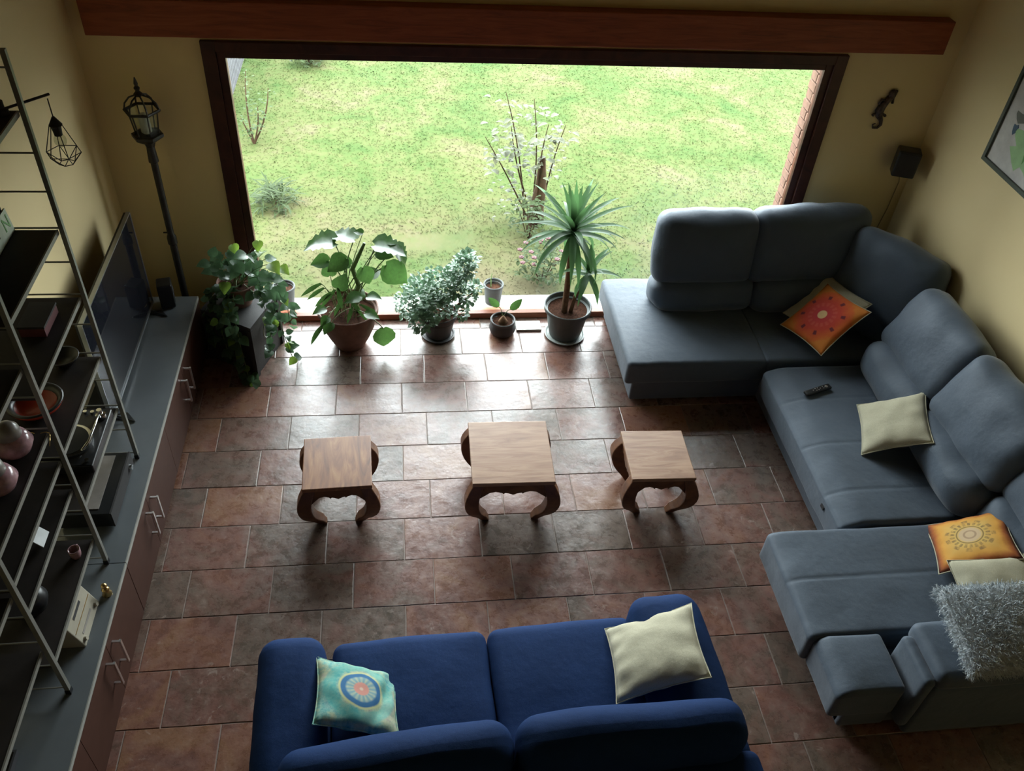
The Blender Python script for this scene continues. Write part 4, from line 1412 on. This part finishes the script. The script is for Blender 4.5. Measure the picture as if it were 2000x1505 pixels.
bpart('back_frame', (0, -.43, .38), (2.28, .17, .66), .05, (0, .01, .01), wr=.004)
build('zip_strip', MB().tube([(-.05 + .25, -.352, .716), (.55, -.348, .718), (1.0, -.346, .716)], .005, 5), 'cable_grey', bs)

# ------------------------------------------------------------------ low cabinet run along the left wall
XF = -1.553


def cabinet(label, y0, y1, seams, handles, nlab):
    root = thing('low_cabinet', label, 'cabinet', (XL, y0, 0), 0, 'low cabinets along the left wall')
    o = Vector((XL, y0, 0))
    def B(lo, hi):
        return MB().box(Vector(lo) - o, Vector(hi) - o)
    build('body', B((XL + .001, y0 + .002, .03), (XF - .02, y1 - .002, .476)), 'cabinet_front', root)
    build('plinth', B((XL + .001, y0 + .01, 0), (XF - .03, y1 - .01, .031)), 'black_matt', root)
    build('countertop', B((XL + .001, y0 + .001, .476), (XF - .003, y1 - .001, .50)), 'cabinet_top_laminate', root)
    build('edge_strip', B((XF - .003, y0 + .001, .474), (XF - .001 + .004, y1 - .001, .5005)), 'cabinet_edge', root)
    for a, b_ in zip(seams[:-1], seams[1:]):
        d = build('door', B((XF - .02, a + .002, .035), (XF, b_ - .002, .472)), 'cabinet_front', root)
        for hy in handles:
            if a < hy < b_:
                h_ = MB()
                yy = hy - y0
                X0 = XF - XL
                for z in (.215, .395):
                    h_.box((X0 - .001, yy - .006, z - .006), (X0 + .045, yy + .006, z + .006))
                h_.box((X0 + .036, yy - .008, .205), (X0 + .046, yy + .008, .405))
                build('handle', h_, 'brushed_metal', d)
    return root


cabinet('far low dark-brown cabinet with grey top carrying the television', 3.045, 5.50, [3.045, 3.54, 4.13, 4.72, 5.50], [4.785, 4.653, 3.60, 3.475], 0)
cabinet('near low dark-brown cabinet with grey top carrying the cream radio', .60, 3.042, [.60, 1.08, 1.57, 2.06, 2.555, 3.042], [2.62, 2.49, 1.63, 1.51], 1)

# ------------------------------------------------------------------ ladder shelving above the cabinets
XU, XRr = -1.65, -2.02
UY = (3.836, 3.05, 2.292, 1.53)
sh = thing('ladder_shelving', 'tall ladder-sided shelving unit with dark boards standing on the cabinets', 'shelving', (XRr, UY[3], .50))
So = Vector((XRr, UY[3], .50))
for y in UY:
    lf = build('side_ladder', MB().box(Vector((XU - .011, y - .011, .53)) - So, Vector((XU + .011, y + .011, 3.0)) - So)
               .box(Vector((XRr - .011, y - .011, .503)) - So, Vector((XRr + .011, y + .011, 3.0)) - So), 'ladder_metal', sh)
    build('foot_cap', MB().box(Vector((XU - .013, y - .013, .50)) - So, Vector((XU + .013, y + .013, .53)) - So), 'black_plastic', lf)
    for k in range(13):
        z = .545 + k * .198
        build('rung', MB().tube([Vector((XRr, y, z)) - So, Vector((XU, y, z)) - So], .0045, 6), 'ladder_metal', lf)
SHELVES = [(UY[1], UY[0], (.93, 1.32, 1.72, 2.125, 2.73)), (UY[2], UY[1], (.72, 1.12, 1.32, 1.515, 1.91, 2.33)), (UY[3], UY[2], (.88, 1.30, 1.72, 2.1))]
for (ya, yb, zs) in SHELVES:
    for z in zs:
        s_ = build('shelf', MB().box(Vector((XRr - .02, ya + .012, z - .018)) - So, Vector((XU - .022, yb - .012, z)) - So), 'shelf_board', sh)
        build('edge_trim', MB().box(Vector((XU - .022, ya + .012, z - .022)) - So, Vector((XU - .014, yb - .012, z + .002)) - So), 'shelf_edge', s_)

# ------------------------------------------------------------------ television
tv = thing('television', 'large flat television with silver bezel standing on the far cabinet', 'television', (-1.85, 4.76, .50))
Y0, Y1, Z0, Z1 = -.63, .63, .035, .795
build('housing', MB().box((-.035, Y0 + .004, Z0 + .004), (-.004, Y1 - .004, Z1 - .004)), 'black_plastic', tv)
build('screen', MB().box((-.006, Y0 + .008, Z0 + .012), (.002, Y1 - .008, Z1 - .008)), 'tv_glass', tv)
bz = MB()
bz.box((-.02, Y0, Z0), (.008, Y1, Z0 + .018)).box((-.02, Y0, Z1 - .008), (.006, Y1, Z1)).box((-.02, Y0, Z0 + .012), (.006, Y0 + .008, Z1 - .008)).box((-.02, Y1 - .008, Z0 + .012), (.006, Y1, Z1 - .008))
build('bezel', bz, 'tv_bezel', tv)
for y in (-.58, .52):
    f_ = MB()
    f_.tube([(-.01, y, .04), (.12, y - .03, .006)], .006, 6).tube([(-.01, y, .04), (-.12, y - .02, .006)], .006, 6).tube([(-.01, y, .04), (.06, y + .05, .006)], .005, 6)
    f_.prism([(-.005, y), (.125, y - .033), (.06, y + .055)], .002, .006, 'z')
    build('stand_foot', f_, 'black_plastic', tv)

# small speaker behind the television
sp = thing('small_speaker', 'small black speaker on the cabinet behind the television', 'speaker', (-1.745, 5.40, .50), math.radians(14))
mb = MB(); rbox(mb, (0, 0, .105), (.052, .06, .10), .012, n=3)
build('housing', mb, 'black_plastic', sp, True)
build('grille', MB().lathe([(.035, 0), (.03, .004)], (0, 0, 0), 18, mtx=Matrix.Translation((.052, 0, .12)) @ Matrix.Rotation(PI / 2, 4, 'Y')), 'black_matt', sp)
build('foot_plate', MB().lathe([(.05, 0), (.045, .006)], n=18), 'chrome', sp)

# lantern lamp post
ll = thing('lantern_floor_lamp', 'tall black street-lantern floor lamp in the left corner', 'lamp', (-1.69, 5.66, 0))
build('base', MB().lathe([(.12, 0), (.12, .02), (.09, .04), (.05, .07), (.035, .12), (.03, .2)], n=20), 'lantern_metal', ll, 'auto')
build('pole', MB().lathe([(.026, .15), (.026, .86), (.034, .87), (.034, .92), (.028, .94), (.024, .95), (.024, 1.52), (.034, 1.53), (.03, 1.6), (.026, 1.66)], n=16), 'lantern_metal', ll, 'auto')
build('knob', MB().tube([(-.05, -.0, .96), (-.02, 0, .96)], .006, 6), 'lantern_metal', ll)
head = MB()
head.lathe([(.03, 1.64), (.04, 1.67), (.085, 1.70), (.105, 1.715), (.105, 1.735), (.09, 1.74)], n=6)
build('lantern_base', head, 'lantern_metal', ll)
build('glass_shade', MB().lathe([(.07, 1.738), (.092, 1.90)], n=6, cap0=False, cap1=False), 'clear_glass', ll)
build('bulb_cover', MB().lathe([(.022, 1.738), (.035, 1.75), (.035, 1.85), (.02, 1.875)], n=16), 'frosted_glass', ll, True)
for k in range(6):
    a = 2 * PI * k / 6
    c_, s_ = math.cos(a), math.sin(a)
    build('bar', MB().tube([(.075 * c_, .075 * s_, 1.738), (.095 * c_, .095 * s_, 1.90)], .005, 5), 'lantern_metal', ll)
    build('bar', MB().tube([(.112 * c_, .112 * s_, 1.90), (.10 * c_, .10 * s_, 1.945), (.065 * c_, .065 * s_, 1.985), (.015 * c_, .015 * s_, 2.005)], .006, 5), 'lantern_metal', ll)
rg = MB()
rg.tube([(.112 * math.cos(PI / 3 * k), .112 * math.sin(PI / 3 * k), 1.90) for k in range(7)], .010, 6, False)
build('lantern_rim', rg, 'lantern_metal', ll)
build('finial', MB().lathe([(.02, 1.995), (.03, 2.01), (.012, 2.03), (.02, 2.05), (.01, 2.065), (.014, 2.08), (.004, 2.12)], n=10), 'lantern_metal', ll, 'auto')

# cage lamp on the shelving
cl = thing('cage_lamp', 'black geometric wire-cage lamp hanging from an arm at the shelving top', 'lamp', (-1.72, 3.79, 2.731))
o_ = Vector((-1.72, 3.79, 2.731))
build('base', MB().lathe([(.03, 0), (.03, .02), (.018, .03), (.018, .06)], n=14), 'black_matt', cl, 'auto')
A = Vector((-1.56, 3.94, 2.76)) - o_
build('arm', MB().tube([(0, 0, .02), A], .006, 6), 'black_matt', cl)
H = Vector((-1.567, 3.925, 2.745)) - o_
build('cord', MB().tube([H, H + Vector((0, 0, -.085))], .003, 5), 'black_matt', cl)
build('socket', MB().lathe([(.006, -.085), (.03, -.125), (.022, -.135), (.018, -.175)], (H.x, H.y, H.z), 12), 'black_matt', cl, 'auto')
build('bulb', MB().ball((H.x, H.y, H.z - .20), .028, 12, 8, (1, 1, 1.2)), 'clear_glass', cl, True)
N = 6
r0, r1, r2 = .028, .078, .035
zs = (-.125, -.26, -.315)
R0 = [H + Vector((r0 * math.cos(2 * PI * k / N), r0 * math.sin(2 * PI * k / N), zs[0])) for k in range(N)]
R1 = [H + Vector((r1 * math.cos(2 * PI * k / N), r1 * math.sin(2 * PI * k / N), zs[1])) for k in range(N)]
R2 = [H + Vector((r2 * math.cos(2 * PI * (k + .5) / N), r2 * math.sin(2 * PI * (k + .5) / N), zs[2])) for k in range(N)]
cg = MB()
for k in range(N):
    k2 = (k + 1) % N
    for a, b_ in ((R0[k], R1[k]), (R1[k], R1[k2]), (R1[k], R2[k]), (R1[k2], R2[k]), (R2[k], R2[k2])):
        cg.tube([a, b_], .0022, 4)
build('wire_cage', cg, 'black_matt', cl)


# text helper (flat printed letters, converted to mesh)
def letters(txt, size, mat, parent, mtx, depth=.0008, name='lettering'):
    c = bpy.data.curves.new('lettering', 'FONT')
    c.body = txt; c.size = size; c.extrude = depth; c.align_x = 'CENTER'; c.align_y = 'CENTER'; c.resolution_u = 3
    tmp = bpy.data.objects.new('lettering_tmp', c)
    COL.objects.link(tmp)
    dg = bpy.context.evaluated_depsgraph_get()
    me = bpy.data.meshes.new_from_object(tmp.evaluated_get(dg))
    bpy.data.objects.remove(tmp)
    me.materials.clear(); me.materials.append(MATS[mat])
    o = bpy.data.objects.new(name, me)
    COL.objects.link(o)
    o.parent = parent
    o.matrix_basis = mtx
    return o


Rside = Matrix(((0, 0, 1), (1, 0, 0), (0, 1, 0))).to_4x4()     # text x -> +y, text y -> +z, normal -> +x
sg_ = thing('letter_sign', 'small white plate sign with the letters S-N on the shelving', 'sign', (-1.865, 3.66, 2.127))
lean = Matrix.Rotation(-.10, 4, 'Y')
build('plate', MB().box((-.004, -.17, 0), (.004, .165, .118), lean), 'sign_white', sg_)
letters('S -', .085, 'ink_black', sg_, lean @ Matrix.Translation((.005, -.03, .058)) @ Rside)
letters('N', .095, 'ink_green', sg_, lean @ Matrix.Translation((.005, .115, .062)) @ Rside)
bp = thing('picture_frame', 'dark framed board standing upright behind the letter sign on the shelving', 'picture', (-1.885, 3.6, 2.127))
build('board', MB().box((-.012, -.2, 0), (0, .215, .42)), 'black_matt', bp)
build('edge_trim', MB().box((-.014, -.205, .415), (.002, .22, .43)), 'shelf_board', bp)

rb = thing('red_box', 'dark red patterned box on the shelf under the letter sign', 'box', (-1.80, 3.60, 1.721))
build('body', MB().box((-.06, -.10, 0), (.06, .10, .05)), 'red_card', rb)
build('lid', MB().box((-.063, -.103, .05), (.063, .103, .062)), 'black_matt', rb)
dbw = tag(build('dark_bowl', MB().lathe([(.03, 0), (.045, .008), (.075, .045), (.082, .06), (.075, .058), (.045, .018), (.01, .012)], n=24), 'black_plastic', None, True, loc=(-1.83, 3.765, 1.321)),
          'small dark bowl on the shelf above the turntable', 'bowl')
rd = thing('red_bowl', 'red lacquer bowl with black rim on the shelf above the turntable', 'bowl', (-1.865, 3.40, 1.321))
build('shell', MB().lathe([(.04, 0), (.07, .01), (.12, .045), (.135, .07), (.128, .072), (.12, .06)], n=32, cap1=False), 'red_lacquer', rd, True)
build('rim', MB().lathe([(.128, .068), (.137, .074), (.128, .08), (.105, .065), (.10, .055)], n=32, cap0=False, cap1=False), 'black_plastic', rd, True)
build('inlay', MB().lathe([(.105, .05), (.07, .02), (.01, .015)], n=32, cap0=False), 'red_lacquer', rd, True)
tag(build('wire_glasses', MB().tube([(-.05 + .028 * math.cos(2 * PI * k / 14), .026 * math.sin(2 * PI * k / 14), .02) for k in range(15)], .0022, 5, False)
          .tube([(.02 + .028 * math.cos(2 * PI * k / 14), .026 * math.sin(2 * PI * k / 14), .02) for k in range(15)], .0022, 5, False)
          .tube([(-.022, 0, .02), (-.008, 0, .022)], .002, 5).tube([(.048, 0, .02), (.06, -.06, .008)], .002, 5).tube([(-.078, 0, .02), (-.07, -.06, .008)], .002, 5),
          'gold_metal', None, True, loc=(-1.80, 3.20, 1.319)), 'thin gold wire glasses on the shelf beside the red bowl', 'glasses')

# turntable
tt = thing('turntable', 'turntable with silver-edged platter and tonearm on the shelf', 'turntable', (-1.80, 3.53, .931), 0)
mb = MB(); rbox(mb, (0, 0, .035), (.135, .22, .03), .008, n=3)
build('plinth', mb, 'black_plastic', tt, True)
build('platter', MB().lathe([(.125, .066), (.128, .072), (.128, .088), (.118, .09)], (-.03, -.05, 0), 40), 'chrome', tt, 'auto')
build('record', MB().lathe([(.110, .090), (.110, .093), (.02, .094)], (-.03, -.05, 0), 36), 'black_plastic', tt, 'auto')
build('tonearm', MB().tube([(.095, .15, .11), (.098, .05, .112), (.092, -.08, .108), (.07, -.14, .10)], .0065, 8), 'chrome', tt, True)
build('pivot', MB().lathe([(.028, .066), (.028, .09), (.014, .095), (.014, .125)], (.095, .15, 0), 16), 'chrome', tt, 'auto')
for (x, y) in ((.10, -.185), (.04, .185), (.0, .19)):
    build('knob', MB().lathe([(.011, .066), (.011, .08)], (x, y, 0), 12), 'chrome', tt)

# receiver
rc = thing('hifi_receiver', 'black hi-fi receiver with grey top panel on the cabinet under the turntable', 'amplifier', (-1.80, 3.53, .50))
build('body', MB().box((-.15, -.235, .012), (.135, .235, .12)), 'black_plastic', rc)
build('top_panel', MB().box((-.05, -.20, .12), (.07, .21, .124)), 'grey_glass', rc)
build('front_panel', MB().box((.135, -.238, .012), (.145, .238, .122)), 'black_matt', rc)
build('dial', MB().lathe([(.018, 0), (.016, .016)], n=14, mtx=Matrix.Translation((.145, .17, .06)) @ Matrix.Rotation(PI / 2, 4, 'Y')), 'chrome', rc)
for (x, y) in ((-.12, -.2), (.1, -.2), (-.12, .2), (.1, .2)):
    build('foot', MB().lathe([(.015, 0), (.015, .013)], (x, y, 0), 10), 'black_matt', rc)

# vintage radio and a little gold figure
ra = thing('vintage_radio', 'cream vintage radio with dial slot on the near cabinet', 'radio', (-1.715, 2.665, .50))
# sloping front: cross section in x,z
sec = [(.085, 0), (.018, .192), (-.045, .192), (-.085, 0)]
cs = build('case', MB().prism(sec, -.135, .135, 'y'), 'cream_enamel', ra)
bv = cs.modifiers.new('edge', 'BEVEL'); bv.width = .008; bv.segments = 3
slope = Matrix.Translation((.085, 0, 0)) @ Matrix.Rotation(-math.atan2(.067, .192), 4, 'Y')
build('dial_slot', MB().box((-.001, -.06, .135), (.0015, .05, .150), slope), 'black_matt', ra)
build('dial_slot', MB().box((-.001, -.085, .045), (.0015, .06, .057), slope), 'grey_glass', ra)
build('trim_line', MB().box((-.001, -.12, .095), (.0012, .12, .099), slope), 'gold_metal', ra)
for y in (-.1, .1):
    build('knob', MB().lathe([(.013, 0), (.011, .014)], n=12, mtx=slope @ Matrix.Translation((0, y, .028)) @ Matrix.Rotation(PI / 2, 4, 'Y')), 'cream_enamel', ra)
gf = thing('gold_figurine', 'tiny gold figurine standing beside the cream radio', 'figurine', (-1.60, 2.84, .50))
build('body', MB().lathe([(.022, 0), (.026, .01), (.016, .03), (.021, .05), (.01, .065)], n=14), 'gold_metal', gf, True)
build('head', MB().ball((0, 0, .078), .016, 10, 8), 'gold_metal', gf, True)

# pink glass things, card, cup on the middle shelves
for i, (y, lab) in enumerate(((2.92, 'dusky pink glass vase with grey domed lid nearest the red bowl'), (2.70, 'dusky pink glass vase with grey lid at the left picture edge'))):
    pv = thing('glass_vase', lab, 'vase', (-1.77, y, 1.516), 0, 'pink glass vases on the shelving')
    build('bowl', MB().lathe([(.03, 0), (.07, .02), (.088, .06), (.07, .10), (.05, .115)], n=26), 'pink_glass', pv, True)
    build('lid', MB().lathe([(.055, .112), (.05, .15), (.03, .175), (.008, .185)], n=22), 'grey_glass', pv, True)
tag(build('paper_card', MB().box((-.035, -.045, 0), (.035, .045, .004), Matrix.Rotation(.9, 4, 'Y')), 'paper_white', None, False, loc=(-1.72, 2.72, 1.155)),
    'small white card leaning on a middle shelf of the shelving', 'card')
pc = thing('clay_cup', 'small pinkish clay cup on the lowest middle shelf board', 'cup', (-1.72, 2.93, .721))
build('body', MB().lathe([(.022, 0), (.028, .02), (.03, .06), (.026, .06), (.02, .02)], n=16), 'pink_glass', pc, True)
build('handle', MB().tube([(0, .028, .05), (0, .045, .04), (0, .045, .025), (0, .028, .015)], .004, 5), 'pink_glass', pc, True)
vz = tag(build('round_vase', MB().lathe([(.04, 0), (.07, .03), (.085, .08), (.065, .13), (.035, .15), (.04, .165)], n=24), 'black_plastic', None, True, loc=(-1.84, 2.62, .721)),
         'round black vase in the dark of the lowest middle shelf', 'vase')
gb = thing('glass_tray', 'pale textured tray at the bottom left corner on the near cabinet', 'tray', (-1.88, 1.86, .50))
build('base', MB().box((-.09, -.14, .002), (.09, .14, .012)), 'white_paint', gb)
build('rim', MB().box((-.09, -.14, .012), (-.08, .14, .04)).box((.08, -.14, .012), (.09, .14, .04)).box((-.08, .13, .012), (.08, .14, .04)).box((-.08, -.14, .012), (.08, -.13, .04)), 'white_paint', gb)

# ------------------------------------------------------------------ right corner wall pieces
ws = thing('wall_speaker', 'small black speaker mounted high in the right window corner', 'speaker', (3.87, 5.72, 1.53), math.radians(-20))
mb = MB(); rbox(mb, (0, 0, 0), (.085, .06, .105), .014, n=3)
build('housing', mb, 'black_plastic', ws, True)
build('grille', MB().box((-.07, -.064, -.09), (.07, -.058, .09)), 'black_matt', ws)
build('bracket', MB().box((-.02, .055, -.03), (.02, .125, .03)), 'black_matt', ws)
tag(build('speaker_cable', MB().tube([(3.90, 5.80, 1.43), (3.955, 5.835, 1.30), (3.95, 5.84, 1.05), (3.92, 5.84, .80)], .004, 5), 'cable_grey', None, True),
    'thin pale cable hanging below the wall speaker in the corner', 'cable')

lz = thing('lizard_ornament', 'small mottled bronze lizard ornament on the wall right of the window', 'ornament', (3.58, 5.85, 1.90))
zz = [(.075, .15), (.05, .11), (.025, .07), (.0, .03), (-.01, -.01), (.0, -.05), (.03, -.085), (.04, -.12), (.02, -.145), (-.015, -.145), (-.025, -.12), (-.005, -.11)]
build('body', MB().tube([(x, -.018, z) for x, z in zz], [.008, .026, .022, .03, .034, .026, .015, .012, .010, .008, .006, .004], 10), 'bronze_paint', lz, True)
build('head', MB().ball((.045, -.022, .12), .03, 10, 8, (1, .7, 1.2)), 'bronze_paint', lz, True)
for (x, z, sx, sz) in ((.02, .07, 1, 1), (.02, .06, -1, 1), (-.0, -.03, 1, -.6), (-.0, -.03, -1, -.4)):
    build('leg', MB().tube([(x, -.018, z), (x + .045 * sx, -.02, z + .02 * sz), (x + .05 * sx, -.015, z - .02)], [.011, .009, .012], 7), 'bronze_paint', lz, True)

pic = thing('framed_print', 'framed print with coloured figures and green shapes on the right wall', 'picture', (XR, 4.55, 1.88))
PW, PH = .56, .92


def pb(lo, hi):
    return MB().box(lo, hi)


build('frame', pb((-.03, -PW, 0), (0, PW, .028)).box((-.03, -PW, PH - .028), (0, PW, PH)).box((-.03, -PW, .028), (0, -PW + .028, PH - .028)).box((-.03, PW - .028, .028), (0, PW, PH - .028)),
      'frame_green_grey', pic)
pr = build('print', pb((-.014, -PW + .028, .028), (-.004, PW - .028, PH - .028)), 'off_white_panel', pic)


def blob(name, pts, mat, k):
    poly = [(-y, z) for y, z in pts]
    build(name, MB().prism([(y, z) for y, z in pts], -.0155 - k * .0003, -.0139, 'x'), mat, pr)


def ell(cy, cz, ry, rz_, n_=18, w=0.0):
    return [(cy + ry * math.cos(2 * PI * k / n_) * (1 + w * math.sin(k * 2.3)), cz + rz_ * math.sin(2 * PI * k / n_) * (1 + w * math.cos(k * 1.7))) for k in range(n_)]


blob('print_shape', ell(.16, .26, .20, .17, 22, .25), 'ink_pale_green', 0)
blob('print_shape', ell(.18, .34, .04, .16, 14, .25), 'ink_green', 1)
blob('print_shape', ell(.08, .32, .03, .17, 14, .25), 'ink_green', 1)
blob('print_shape', ell(.345, .49, .05, .055), 'ink_orange', 2)
blob('print_shape', ell(.27, .60, .045, .06), 'ink_red', 2)
blob('print_shape', ell(.32, .56, .055, .03, 12, .3), 'ink_blue', 3)
blob('print_shape', ell(.38, .38, .06, .035, 9, .4), 'ink_grey', 3)
blob('print_shape', ell(.39, .30, .025, .035, 9, .4), 'ink_blue', 3)
blob('print_shape', ell(.10, .62, .07, .08), 'ink_orange', 2)
blob('print_shape', ell(-.15, .5, .12, .2, 22, .3), 'ink_pale_green', 1)
for k in range(12):
    rr = random.Random(k)
    blob('print_shape', ell(rr.uniform(.05, .48), rr.uniform(.2, .75), .008, .008, 6), 'ink_grey', 3)
